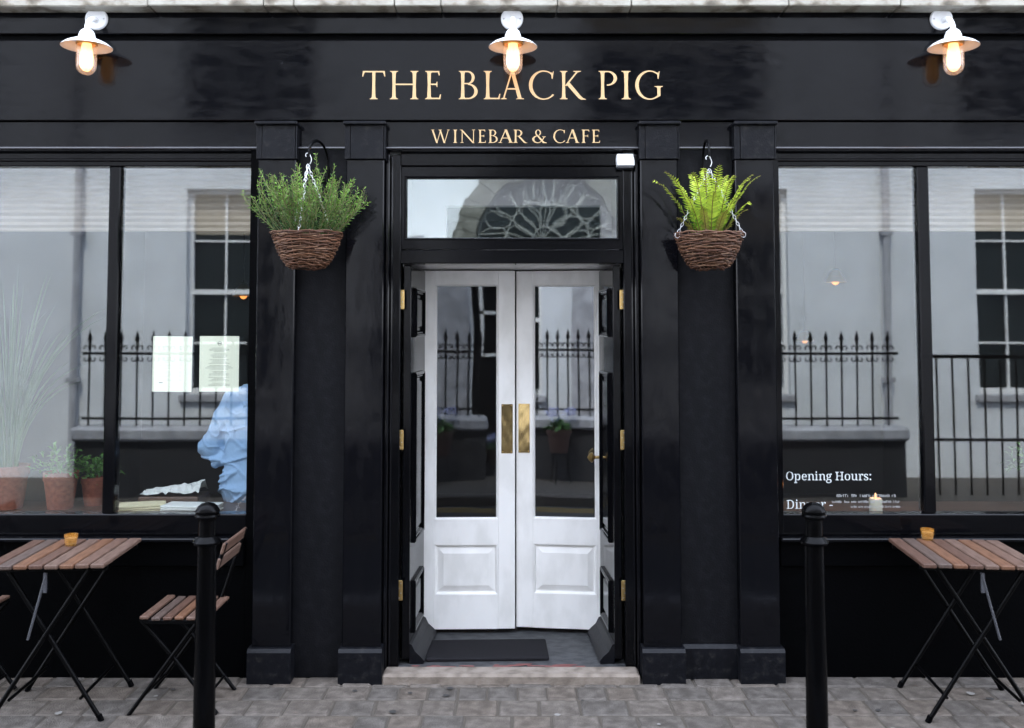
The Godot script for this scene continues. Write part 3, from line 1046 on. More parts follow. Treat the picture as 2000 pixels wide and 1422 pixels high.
func window_bay(b: Node, s: float) -> void:
	var w := holder("shop_window", b)
	var xi := 1.40          # inner edge of the opening
	var xo := 3.36
	var y0 := 0.885
	var y1 := 2.735
	var zz := -0.05
	var sx := func(a: float, c: float) -> Array: return [minf(a * s, c * s), maxf(a * s, c * s)]
	# frame
	var g := Geo.new()
	var q: Array = sx.call(xi, xo)
	g.span(q[0], q[1], y1, 2.828, -0.11, -0.018, 0.004)
	part("head", g, M.lacquer, w)
	g = Geo.new()
	g.span(q[0], q[1], y1 + 0.025, y1 + 0.04, -0.018, -0.004, 0.004)
	part("head_bead", g, M.lacquer, w)
	g = Geo.new()
	g.span(q[0], q[1], 0.775, y0, -0.11, -0.012, 0.005)
	part("bottom_rail", g, M.lacquer, w)
	var jam: Array = sx.call(1.372 if s < 0 else 1.39, 1.40 if s < 0 else 1.432)
	g = Geo.new()
	g.span(jam[0], jam[1], 0.775, 2.828, -0.11, -0.006, 0.004)
	part("jamb", g, M.lacquer, w)
	var far: Array = sx.call(3.28, 3.36)
	g = Geo.new()
	g.span(far[0], far[1], 0.775, 2.828, -0.11, -0.006, 0.004)
	part("jamb", g, M.lacquer, w)
	var mu: Array = [-2.168, -2.108] if s < 0 else [2.182, 2.243]
	g = Geo.new()
	g.span(mu[0], mu[1], y0, y1, -0.10, -0.02, 0.006)
	part("mullion", g, M.lacquer, w)
	for r in ([[-1.40, -2.108], [-2.168, -3.28]] if s < 0 else [[1.432, 2.182], [2.243, 3.28]]):
		g = Geo.new()
		var c: Array = [minf(r[0], r[1]), maxf(r[0], r[1])]
		g.span(c[0] + 0.001, c[1] - 0.001, y0 + 0.001, y1 - 0.001, zz - 0.003, zz + 0.003)
		part("pane", g, M.shop_glass, w)
	# sill moulding with a lit nose, the drop board below it and the stall riser
	g = Geo.new()
	g.span(q[0], q[1], 0.752, 0.774, -0.1, 0.062, 0.006)
	part("sill", g, M.lacquer, w)
	g = Geo.new()
	g.span(q[0], q[1], 0.62, 0.751, -0.1, 0.022, 0.006)
	part("apron", g, M.riser, w)
	g = Geo.new()
	g.span(q[0], q[1], G - 0.05, 0.62, -0.3, 0.0)
	part("stall_riser", g, M.riser, w)

func doorway(b: Node) -> void:
	var d := holder("door_surround", b)
	var g := Geo.new()
	for s: float in [-1.0, 1.0]:
		g = Geo.new()
		g.span(minf(0.597 * s, 0.655 * s), maxf(0.597 * s, 0.655 * s), G, 2.80, -0.13, -0.022, 0.004)
		part("jamb", g, M.lacquer, d)
		g = Geo.new()
		g.span(minf(0.655 * s, 0.678 * s), maxf(0.655 * s, 0.678 * s), G, 2.80, -0.13, 0.004, 0.006)
		g.span(minf(0.639 * s, 0.652 * s), maxf(0.639 * s, 0.652 * s), G, 2.79, -0.024, -0.012, 0.005)
		part("architrave", g, M.gloss_upright, d)
	g = Geo.new()
	g.span(-0.60, 0.60, 2.738, 2.828, -0.13, -0.022, 0.004)
	part("head", g, M.lacquer, d)
	g = Geo.new()
	g.span(-0.60, 0.60, 2.211, 2.283, -0.13, -0.024, 0.004)
	part("transom_bar", g, M.lacquer, d)
	var t := holder("transom_window", b)
	g = Geo.new()
	g.span(-0.597, -0.575, 2.286, 2.735, -0.12, -0.030, 0.003)
	g.span(0.575, 0.597, 2.286, 2.735, -0.12, -0.030, 0.003)
	g.span(-0.597, 0.597, 2.68, 2.735, -0.12, -0.0295, 0.003)
	g.span(-0.597, 0.597, 2.286, 2.340, -0.12, -0.0295, 0.003)
	g.moulding(-0.578, 0.578, 2.338, 2.682, -0.03, [Vector2(0, 0), Vector2(0.004, 0.006), Vector2(0.010, 0.004), Vector2(0.014, -0.02)])
	part("frame", g, M.lacquer, t)
	g = Geo.new()
	g.span(-0.566, 0.566, 2.348, 2.672, -0.053, -0.048)
	part("pane", g, M.transom_glass, t)
	# lobby: side walls, white ceiling, floor, step
	g = Geo.new()
	g.span(-0.72, -0.600, G, 2.9, -0.70, -0.13)
	g.span(0.600, 0.72, G, 2.9, -0.70, -0.13)
	part("lobby_wall", g, M.inner_white, b)
	g = Geo.new()
	g.span(-0.60, 0.60, 2.212, 2.25, -0.66, -0.131)
	part("lobby_ceiling", g, M.gloss_white, b)
	g = Geo.new()
	g.span(-0.60, 0.60, 2.95, 3.0, -0.66, -0.131)
	part("lantern_ceiling", g, M.inner_white, b)
	g = Geo.new()
	g.wall(-0.60, 0.60, 2.25, 2.95, -0.70, -0.62, [[-0.395, 0.535, 2.36, 2.60]])
	part("inner_transom_wall", g, M.inner_white, b)
	g = Geo.new()
	g.span(-0.64, 0.64, G - 0.05, 0.085, -0.9, -0.02)
	part("lobby_floor", g, M.lobby_floor, b)
	var st := holder("doorstep", b)
	g = Geo.new()
	g.span(-0.665, 0.655, G - 0.05, 0.098, -0.02, 0.105, 0.012)
	part("stone", g, M.step, st)
	# worn red paint along the threshold
	for i in 26:
		g = Geo.new()
		var x := rng.randf_range(-0.52, 0.5)
		var z := -0.035 - absf(rng.randfn()) * 0.018
		var pts := []
		var a := rng.randf_range(0.02, 0.06)
		var c := rng.randf_range(0.006, 0.014)
		for k in 9:
			var u := TAU * k / 9.0
			pts.append(Vector3(x + cos(u) * a * rng.randf_range(0.6, 1.1), 0.0865 + 0.0002 * i, z + sin(u) * c * rng.randf_range(0.5, 1.2)))
		g.face(pts, Vector3.UP)
		part("red_paint_patch", g, M.red_paint, st)
	white_door(b, -1.0)
	white_door(b, 1.0)
	black_door(b, -1.0)
	black_door(b, 1.0)

func white_door(b: Node, s: float) -> void:
	# hinge at its outer edge; the leaf runs towards the middle
	var d := holder("white_door", b, Vector3(-0.562 if s < 0 else 0.602, 0.0, -0.572 if s < 0 else -0.555), 0.0)
	d.rotation.y = 0.02 if s < 0 else -0.105
	var w := 0.580
	# local x from 0 (hinge) to w (meeting edge), mirrored for the right leaf
	var f := func(a: float) -> float: return a if s < 0 else -a
	var bx := func(g: Geo, a: float, c: float, y0: float, y1: float, z0: float, z1: float, bev: float) -> void:
		g.span(minf(f.call(a), f.call(c)), maxf(f.call(a), f.call(c)), y0, y1, z0, z1, bev)
	var g := Geo.new()
	for q in [[0.0, 0.106], [w - 0.100, w]]:
		g = Geo.new()
		bx.call(g, q[0], q[1], 0.112, 2.205, -0.045, 0.0, 0.003)
		part("stile", g, M.white, d)
	for q in [[2.124, 2.205], [0.600, 0.742], [0.112, 0.306]]:
		g = Geo.new()
		bx.call(g, 0.106, w - 0.100, q[0], q[1], -0.0445, -0.0005, 0.0)
		part("rail", g, M.white, d)
	g = Geo.new()
	var xa: float = minf(f.call(0.106), f.call(w - 0.100))
	var xb: float = maxf(f.call(0.106), f.call(w - 0.100))
	g.moulding(xa, xb, 0.306, 0.600, 0.0, [Vector2(0, 0), Vector2(0.006, -0.001), Vector2(0.012, -0.007), Vector2(0.016, -0.014), Vector2(0.022, -0.0145), Vector2(0.055, -0.004)])
	g.span(xa + 0.055, xb - 0.055, 0.361, 0.545, -0.03, -0.004)
	part("panel", g, M.white, d)
	g = Geo.new()
	g.moulding(xa, xb, 0.742, 2.124, 0.0, [Vector2(0, 0), Vector2(0.004, -0.001), Vector2(0.010, -0.008), Vector2(0.012, -0.016)])
	part("glazing_bead", g, M.white, d)
	g = Geo.new()
	g.span(xa + 0.004, xb - 0.004, 0.745, 2.121, -0.022, -0.017)
	part("pane", g, M.dim_glass if s < 0 else M.door_glass, d)
	# push plate with screws
	var px: float = f.call(w - 0.047)
	g = Geo.new()
	g.box(Vector3(px, 1.272, 0.0025), Vector3(0.067, 0.288, 0.003), 0.001)
	part("push_plate", g, M.brass, d)
	for e: float in [-1.0, 1.0]:
		for h: float in [-1.0, 1.0]:
			g = Geo.new()
			g.ball(Vector3(px + e * 0.026, 1.272 + h * 0.135, 0.004), Vector3(0.004, 0.004, 0.0015), 8)
			part("screw", g, M.brass_dull, d)

func black_door(b: Node, s: float) -> void:
	# opened inwards: the leaf stands along the side of the lobby, its panelled face towards the middle
	var d := holder("black_door", b, Vector3(0.545 * s, 0, -0.075))
	d.rotation.y = 0.06 * s
	# local: x across the leaf's thickness (towards the lobby's middle = -s), z into the lobby = -z
	var g := Geo.new()
	var inn := -s
	var L := 0.50
	g.span(minf(0.0, 0.042 * s), maxf(0.0, 0.042 * s), 0.112, 2.202, -L, 0.0, 0.004)
	part("leaf", g, M.lacquer, d)
	for p in [[1.815, 2.085], [0.70, 1.62], [0.22, 0.50]]:
		g = Geo.new()
		# bolection moulding round a fielded panel, built in its own plane then turned
		g.xf = Transform3D(Basis.from_euler(Vector3(0, PI / 2 * inn, 0)), Vector3(0.0, 0, -L / 2))
		g.moulding(-0.155, 0.155, p[0], p[1], 0.0, [Vector2(0, 0), Vector2(0.0, 0.012), Vector2(0.008, 0.018), Vector2(0.016, 0.016), Vector2(0.022, 0.010), Vector2(0.028, 0.010), Vector2(0.036, 0.001), Vector2(0.05, 0.001), Vector2(0.062, 0.007)])
		g.span(-0.093, 0.093, p[0] + 0.062, p[1] - 0.062, -0.002, 0.007)
		part("panel", g, M.lacquer, d)
	# weatherboard at the foot
	g = Geo.new()
	g.prism(P([0.0, 0.088, 0.075, 0.088, 0.08, 0.10, 0.06, 0.125, 0.03, 0.15, 0.012, 0.185, 0.0, 0.19]), -L + 0.01, -0.01)
	var wb := part("weatherboard", g, M.plinth_black, d)
	if s > 0:
		wb.rotation.y = PI
		wb.position.z = -L
	# hinges on the frame edge
	for y in [2.018, 1.27, 0.48]:
		var h := holder("hinge", d, Vector3(0.045 * s, y, 0.030))
		g = Geo.new()
		g.span(-0.014, 0.014, -0.052, 0.052, 0.0, 0.006, 0.001)
		part("plate", g, M.brass_dull, h)
		g = Geo.new()
		g.tube([Vector3(0.015 * s, -0.054, 0.005), Vector3(0.015 * s, 0.054, 0.005)], 0.006, 10)
		part("knuckle", g, M.brass_dull, h)
		for k in 4:
			g = Geo.new()
			g.ball(Vector3(-0.005 + 0.01 * (k % 2), -0.038 + 0.025 * k, 0.006), Vector3(0.003, 0.003, 0.001), 8)
			part("screw", g, M.steel, h)
	if s > 0:
		# knob and bolt on the leaf's meeting edge
		g = Geo.new()
		g.xf = Transform3D(Basis(Vector3(0, 0, 1), Vector3(-1, 0, 0), Vector3(0, -1, 0)).orthonormalized(), Vector3(-0.001, 1.115, -L + 0.07))
		g.lathe([Vector2(0, 0), Vector2(0.026, 0.0), Vector2(0.024, 0.005), Vector2(0.009, 0.008), Vector2(0.008, 0.035), Vector2(0.014, 0.042), Vector2(0.028, 0.05), Vector2(0.030, 0.058), Vector2(0.018, 0.072), Vector2(0.0, 0.082)], 18, 40)
		part("knob", g, M.brass_dull, d)
		g = Geo.new()
		g.span(0.004, 0.030, 0.90, 0.945, -L - 0.003, -L + 0.02, 0.002)
		part("latch", g, M.brass_dull, d)

# ---------------------------------------------------------------- inside the bar
func inside() -> void:
	var g := Geo.new()
	g.span(-4.0, 4.0, -0.05, 0.08, -5.2, -0.9)
	g.span(-4.0, -0.72, -0.05, 0.08, -0.9, -0.4)
	g.span(0.72, 4.0, -0.05, 0.08, -0.9, -0.4)
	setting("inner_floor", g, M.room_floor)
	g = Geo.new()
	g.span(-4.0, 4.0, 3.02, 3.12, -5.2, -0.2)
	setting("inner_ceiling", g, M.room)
	g = Geo.new()
	g.span(-4.0, 4.0, -0.05, 3.1, -5.3, -5.2)
	g.span(-4.1, -4.0, -0.05, 3.1, -5.3, -0.2)
	g.span(4.0, 4.1, -0.05, 3.1, -5.3, -0.2)
	g.span(-4.0, -3.36, -0.05, 3.1, -0.45, -0.4)
	g.span(3.36, 4.0, -0.05, 3.1, -0.45, -0.4)
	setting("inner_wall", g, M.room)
	for s: float in [-1.0, 1.0]:
		# window ledge, and the blind drawn a little way down
		g = Geo.new()
		g.span(minf(1.40 * s, 3.36 * s), maxf(1.40 * s, 3.36 * s), 0.80, 0.868, -0.48, -0.112, 0.006)
		var o := part("window_ledge", g, M.dark_wood, self)
		tag(o, "dark wooden ledge inside the %s window" % ("left" if s < 0 else "right"), "ledge")
		var bl := thing("window_blind", "pale beige pleated blind drawn down in the %s window" % ("left" if s < 0 else "right"), "blind")
		g = Geo.new()
		for k in 12:
			var y := 2.425 + 0.034 * k
			var z := -0.24
			g.face([Vector3(1.40 * s, y, z), Vector3(3.36 * s, y, z), Vector3(3.36 * s, y + 0.017, z + 0.012), Vector3(1.40 * s, y + 0.017, z + 0.012)], Vector3.BACK)
			g.face([Vector3(1.40 * s, y + 0.017, z + 0.012), Vector3(3.36 * s, y + 0.017, z + 0.012), Vector3(3.36 * s, y + 0.034, z), Vector3(1.40 * s, y + 0.034, z)], Vector3.BACK)
		part("pleats", g, M.blind, bl)
		g = Geo.new()
		g.span(minf(1.40 * s, 3.36 * s), maxf(1.40 * s, 3.36 * s), 2.405, 2.425, -0.25, -0.232, 0.003)
		part("bottom_bar", g, M.blind, bl)
	menus()
	window_text()
	pots()
	person()
	ledge_things()
	# hanging lights deep in the room
	for k in 3:
		var at: Vector3 = [Vector3(2.24, 2.18, -1.5), Vector3(-1.83, 2.08, -1.4), Vector3(2.55, 1.75, -3.2)][k]
		var t := thing("pendant_lamp", ["warm pendant lamp glowing behind the right window", "small warm pendant lamp behind the left window, near its right edge", "small warm pendant lamp far back behind the right window"][k], "lamp", at)
		g = Geo.new()
		g.lathe([Vector2(0.018, 0.09), Vector2(0.03, 0.085), Vector2(0.075, 0.0), Vector2(0.072, 0.0), Vector2(0.028, 0.08)], 20)
		part("shade", g, M.brass_dull, t)
		g = Geo.new()
		g.ball(Vector3(0, 0.015, 0), Vector3(0.028, 0.035, 0.028), 12)
		part("bulb", g, M.flame, t)
		g = Geo.new()
		g.tube([Vector3(0, 0.085, 0), Vector3(0, 3.02 - at.y, 0)], 0.003, 6)
		part("cord", g, M.iron, t)
		var l := OmniLight3D.new()
		l.name = "pendant_light"
		l.light_color = Color(1.0, 0.65, 0.35)
		l.light_energy = 0.012
		l.light_size = 0.02
		l.omni_range = 12.0
		l.omni_attenuation = 2.0
		l.shadow_enabled = true
		t.add_child(l)
		l.position = Vector3(0, 0.015, 0)

func menus() -> void:
	for k in 2:
		var im := Image.create(424, 600, false, Image.FORMAT_RGB8)
		im.fill(Color(0.94, 0.95, 0.915))
		var r := RandomNumberGenerator.new()
		r.seed = 90 + k
		var ink := Color(0.42, 0.44, 0.43)
		if k == 1:
			# a small dark emblem, then centred lines of print
			for y in range(58, 100):
				for x in range(190, 236):
					var u := (x - 213.0) / 22.0
					var v := (y - 79.0) / 20.0
					var d := u * u + v * v
					if (d < 1.0 and d > 0.6) or (absf(v) < 0.25 and absf(u) < 0.7):
						im.set_pixel(x, y, Color(0.2, 0.22, 0.22))
			var y := 128
			var i := 0
			while y < 540:
				var half := int(r.randf_range(55, 110) if i < 10 else r.randf_range(60, 150))
				var x := 212 - half
				while x < 212 + half:
					var wd := r.randi_range(8, 26)
					im.fill_rect(Rect2i(x, y, mini(wd, 212 + half - x), 4), ink)
					x += wd + 6
				y += 13 if i % 4 != 3 else 24
				i += 1
		else:
			var y := 110
			var i := 0
			while y < 480:
				var x := 60
				while x < 190:
					var wd := r.randi_range(8, 30)
					im.fill_rect(Rect2i(x, y, wd, 3), Color(0.70, 0.72, 0.70))
					x += wd + 6
				im.fill_rect(Rect2i(285, y, r.randi_range(24, 40), 3), Color(0.66, 0.68, 0.66))
				y += 15 if i % 5 != 4 else 28
				i += 1
			im.fill_rect(Rect2i(70, 495, 46, 14), Color(0.62, 0.64, 0.62))
		var m := mat(Color.WHITE, 0.8)
		m.albedo_color = Color(0.87, 0.88, 0.82)
		m.albedo_texture = ImageTexture.create_from_image(im)
		var w := 0.212
		var h := 0.297
		var g := Geo.new()
		var rows := 6
		for i in rows:
			# a sheet that curls slightly off the glass at its foot
			var y0 := -h * i / rows
			var y1 := -h * (i + 1) / rows
			var z0 := -0.004 * pow(i / float(rows), 2.0)
			var z1 := -0.004 * pow((i + 1) / float(rows), 2.0)
			g.face([Vector3(0, y0, z0), Vector3(w, y0, z0), Vector3(w, y1, z1), Vector3(0, y1, z1)], Vector3.BACK, [Vector2(0, i / float(rows)), Vector2(1, i / float(rows)), Vector2(1, (i + 1) / float(rows)), Vector2(0, (i + 1) / float(rows))])
		var t := part("menu_sheet", g, m, self)
		t.position = Vector3([-1.927, -1.677][k], 1.822, -0.057)
		t.rotation.z = [-0.012, 0.0][k]
		tag(t, ["white menu sheet with faint print, left of two in the window", "white menu sheet with a small dark emblem, right of two in the window"][k], "menu")

func window_text() -> void:
	var f := SystemFont.new()
	f.font_names = PackedStringArray(["Droid Serif"])
	var white := mat(lin(0.55, 0.60, 0.60), 0.7)
	var texts := [["Opening Hours:", 1.458, 1.056, 0.452], ["Dinner -", 1.458, 0.918, 0.245]]
	for t in texts:
		var tm := TextMesh.new()
		tm.text = t[0]
		tm.font = f
		tm.font_size = 64
		tm.pixel_size = 0.001
		tm.depth = 0.001
		tm.horizontal_alignment = HORIZONTAL_ALIGNMENT_LEFT
		tm.vertical_alignment = VERTICAL_ALIGNMENT_BOTTOM
		var o := part("window_lettering", tm, white, self)
		var ab := tm.get_aabb()
		var k: float = t[3] / ab.size.x
		o.scale = Vector3(k, k * 1.0, 1.0)
		o.position = Vector3(t[1] - ab.position.x * k, t[2] - (ab.position.y + ab.size.y * 0.22) * k, -0.0455)
		tag(o, "white serif lettering reading %s on the right window" % t[0].to_lower().replace(":", "").replace(" -", ""), "lettering")
	var faint := mat(lin(0.34, 0.35, 0.35), 0.8)
	# three lines of small print that cannot be made out
	var g := Geo.new()
	for line in [[1.725, 2.035, 0.968, 0.017], [1.70, 2.06, 0.938, 0.014], [1.80, 2.055, 0.912, 0.012]]:
		var x: float = line[0]
		while x < line[1]:
			var n := rng.randi_range(3, 8)
			for i in n:
				if x > line[1]:
					break
				var h: float = line[3] * rng.randf_range(0.6, 1.0)
				var w: float = line[3] * 0.5
				g.span(x, x + w * 0.28, line[2], line[2] + h, -0.0465, -0.0455)
				if rng.randf() < 0.7:
					g.span(x + w * 0.28, x + w, line[2] + h * 0.8, line[2] + h * 0.95, -0.0465, -0.0455)
				if rng.randf() < 0.6:
					g.span(x + w * 0.7, x + w, line[2], line[2] + h * 0.8, -0.0465, -0.0455)
				x += w * 1.35
			x += line[3] * 0.6
	var s := part("small_print", g, faint, self)
	s.set_meta("kind", "stuff")
	tag(s, "three lines of tiny white print low on the right window", "lettering")

func pots() -> void:
	for k in 4:
		var at: Vector3 = [Vector3(-2.80, 0.868, -0.28), Vector3(-2.505, 0.868, -0.27), Vector3(2.97, 0.868, -0.3), Vector3(-2.36, 0.868, -0.36)][k]
		var r: float = [0.105, 0.092, 0.09, 0.07][k]
		var h: float = [0.235, 0.20, 0.2, 0.16][k]
		var t := thing("potted_plant", ["tall grassy plant in a large terracotta pot, left edge of the window", "leafy plant in a terracotta pot beside the left mullion", "bushy green plant in a terracotta pot at the far right window", "low dark green bush in a small pot against the left mullion"][k], "potted plant", at)
		var g := Geo.new()
		g.lathe([Vector2(0, 0), Vector2(r * 0.72, 0), Vector2(r * 0.94, h * 0.78), Vector2(r, h * 0.78), Vector2(r, h), Vector2(r * 0.88, h), Vector2(r * 0.85, h * 0.88), Vector2(0, h * 0.88)], 24)
		part("pot", g, M.terracotta, t)
		g = Geo.new()
		if k == 0:
			for i in 46:
				var a := rng.randf() * TAU
				var lean := rng.randf_range(0.1, 0.75)
				var l := rng.randf_range(0.6, 1.25)
				var p := Vector3(cos(a), 0, sin(a) * 0.4) * r * 0.4 + Vector3(0, h * 0.85, 0)
				var pts := []
				var rad := []
				for j in 9:
					var u := j / 8.0
					pts.append(p + Vector3(cos(a) * lean * u * u * l * 0.8, l * u - 0.35 * lean * l * u * u * u, sin(a) * lean * 0.25 * u * u * l))
					rad.append(0.016 * sin(PI * clampf(0.25 + 0.75 * u, 0.0, 1.0)) + 0.001)
				g.tint = Color(0.025, 0.07, 0.02).lerp(Color(0.07, 0.14, 0.05), rng.randf())
				g.tube(pts, rad, 4, false, 0.3)
		else:
			for i in 190:
				var d := Vector3(rng.randfn(), absf(rng.randfn()) * 0.9 + 0.15, rng.randfn() * 0.6).normalized()
				var rr: float = [0.0, 0.16, 0.2, 0.13][k] * pow(rng.randf(), 0.6)
				g.tint = Color(0.03, 0.09, 0.015).lerp(Color(0.09, 0.22, 0.04), rng.randf())
				leaf_blade(g, Vector3(0, h * 0.9, 0) + d * rr, (d + Vector3(rng.randfn(), rng.randfn(), rng.randfn()) * 0.4).normalized(), rng.randf_range(0.03, 0.06), 0.02)
		part("foliage", g, M.leaf, t).set_meta("kind", "stuff")

# a body as a smooth union of tapered capsules, meshed with surface nets
func body_mesh(g: Geo, bones: Array, cell: float, k: float, folds := 0.0) -> void:
	var lo := Vector3.INF
	var hi := -Vector3.INF
	for b in bones:
		for e in 2:
			var r: float = b[2 + e]
			lo = lo.min(b[e] - Vector3.ONE * (r + cell * 2))
			hi = hi.max(b[e] + Vector3.ONE * (r + cell * 2))
	var nx := int((hi.x - lo.x) / cell) + 2
	var ny := int((hi.y - lo.y) / cell) + 2
	var nz := int((hi.z - lo.z) / cell) + 2
	var f := PackedFloat32Array()
	f.resize(nx * ny * nz)
	f.fill(1.0)
	for b in bones:
		var a: Vector3 = b[0]
		var d: Vector3 = b[1] - b[0]
		var dd := maxf(d.length_squared(), 1e-9)
		var sq: Vector3 = b[4] if b.size() > 4 else Vector3.ONE
		var rm := maxf(b[2], b[3]) + k + cell * 2
		var l: Vector3 = (b[0].min(b[1]) - Vector3.ONE * rm - lo) / cell
		var h: Vector3 = (b[0].max(b[1]) + Vector3.ONE * rm - lo) / cell
		for z in range(maxi(0, int(l.z)), mini(nz, int(h.z) + 2)):
			for y in range(maxi(0, int(l.y)), mini(ny, int(h.y) + 2)):
				for x in range(maxi(0, int(l.x)), mini(nx, int(h.x) + 2)):
					var p := lo + Vector3(x, y, z) * cell - a
					var t := clampf(p.dot(d) / dd, 0.0, 1.0)
					var s := ((p - d * t) * sq).length() - lerpf(b[2], b[3], t)
					var at := (z * ny + y) * nx + x
					var old := f[at]
					var m := clampf(0.5 + 0.5 * (old - s) / k, 0.0, 1.0)
					f[at] = lerpf(old, s, m) - k * m * (1.0 - m)
	if folds > 0.0:
		# cloth: creases that run slantwise round the body
		var fn := FastNoiseLite.new()
		fn.seed = 17
		fn.frequency = 4.2
		fn.noise_type = FastNoiseLite.TYPE_SIMPLEX_SMOOTH
		fn.fractal_type = FastNoiseLite.FRACTAL_NONE
		for z in nz:
			for y in ny:
				for x in nx:
					var at := (z * ny + y) * nx + x
					if absf(f[at]) < 0.06:
						var p := lo + Vector3(x, y, z) * cell
						var sag := 0.35 + 0.65 * smoothstep(1.28, 0.98, p.y)
						var e := fn.get_noise_3d(p.x * 0.55 + p.y * 0.25, p.y * 2.1 - p.x * 0.8, p.z * 0.5)
						var e2 := fn.get_noise_3d(p.x * 1.1 - p.y * 0.9 + 5.0, p.y * 1.5 + p.x * 1.3, p.z * 0.8)
						f[at] -= folds * (sag * 1.5 * pow(maxf(0.0, 1.0 - 2.6 * absf(e)), 2.0) + 0.8 * pow(maxf(0.0, 1.0 - 3.4 * absf(e2)), 2.0) - 0.4)
	var ids := {}
	var verts := []
	for z in nz - 1:
		for y in ny - 1:
			for x in nx - 1:
				var base := (z * ny + y) * nx + x
				var sum := Vector3.ZERO
				var cnt := 0
				var v8 := [f[base], f[base + 1], f[base + nx], f[base + nx + 1], f[base + nx * ny], f[base + nx * ny + 1], f[base + nx * ny + nx], f[base + nx * ny + nx + 1]]
				var neg := 0
				for q in v8:
					if q < 0.0:
						neg += 1
				if neg == 0 or neg == 8:
					continue
				for e in [[0, 1], [2, 3], [4, 5], [6, 7], [0, 2], [1, 3], [4, 6], [5, 7], [0, 4], [1, 5], [2, 6], [3, 7]]:
					var fa: float = v8[e[0]]
					var fb: float = v8[e[1]]
					if (fa < 0.0) != (fb < 0.0):
						var t := fa / (fa - fb)
						var pa := Vector3(e[0] & 1, (e[0] >> 1) & 1, e[0] >> 2)
						var pb := Vector3(e[1] & 1, (e[1] >> 1) & 1, e[1] >> 2)
						sum += pa.lerp(pb, t)
						cnt += 1
				ids[base] = verts.size()
				var gx := (v8[1] + v8[3] + v8[5] + v8[7]) - (v8[0] + v8[2] + v8[4] + v8[6]) as float
				var gy := (v8[2] + v8[3] + v8[6] + v8[7]) - (v8[0] + v8[1] + v8[4] + v8[5]) as float
				var gz := (v8[4] + v8[5] + v8[6] + v8[7]) - (v8[0] + v8[1] + v8[2] + v8[3]) as float
				verts.append([lo + (Vector3(x, y, z) + sum / cnt) * cell, Vector3(gx, gy, gz).normalized()])
	for base in ids:
		var x: int = base % nx
		var y: int = (base / nx) % ny
		var z: int = base / (nx * ny)
		for e in [[1, nx, nx * ny], [nx, nx * ny, 1], [nx * ny, 1, nx]]:
			if (f[base] < 0.0) == (f[base + e[0]] < 0.0):
				continue
			var q := [base, base - e[1], base - e[1] - e[2], base - e[2]]
			if not q.all(func(i): return ids.has(i)):
				continue
			var pv := []
			for i in q:
				pv.append(verts[ids[i]])
			for t in [[0, 1, 2], [0, 2, 3]]:
				var nn: Vector3 = (pv[t[1]][0] - pv[t[0]][0]).cross(pv[t[2]][0] - pv[t[0]][0])
				var seq: Array = [0, 2, 1] if nn.dot(pv[t[0]][1] + pv[t[1]][1] + pv[t[2]][1]) > 0.0 else [0, 1, 2]
				for i in seq:
					g.put(pv[t[i]][0], pv[t[i]][1], Vector2.ZERO)

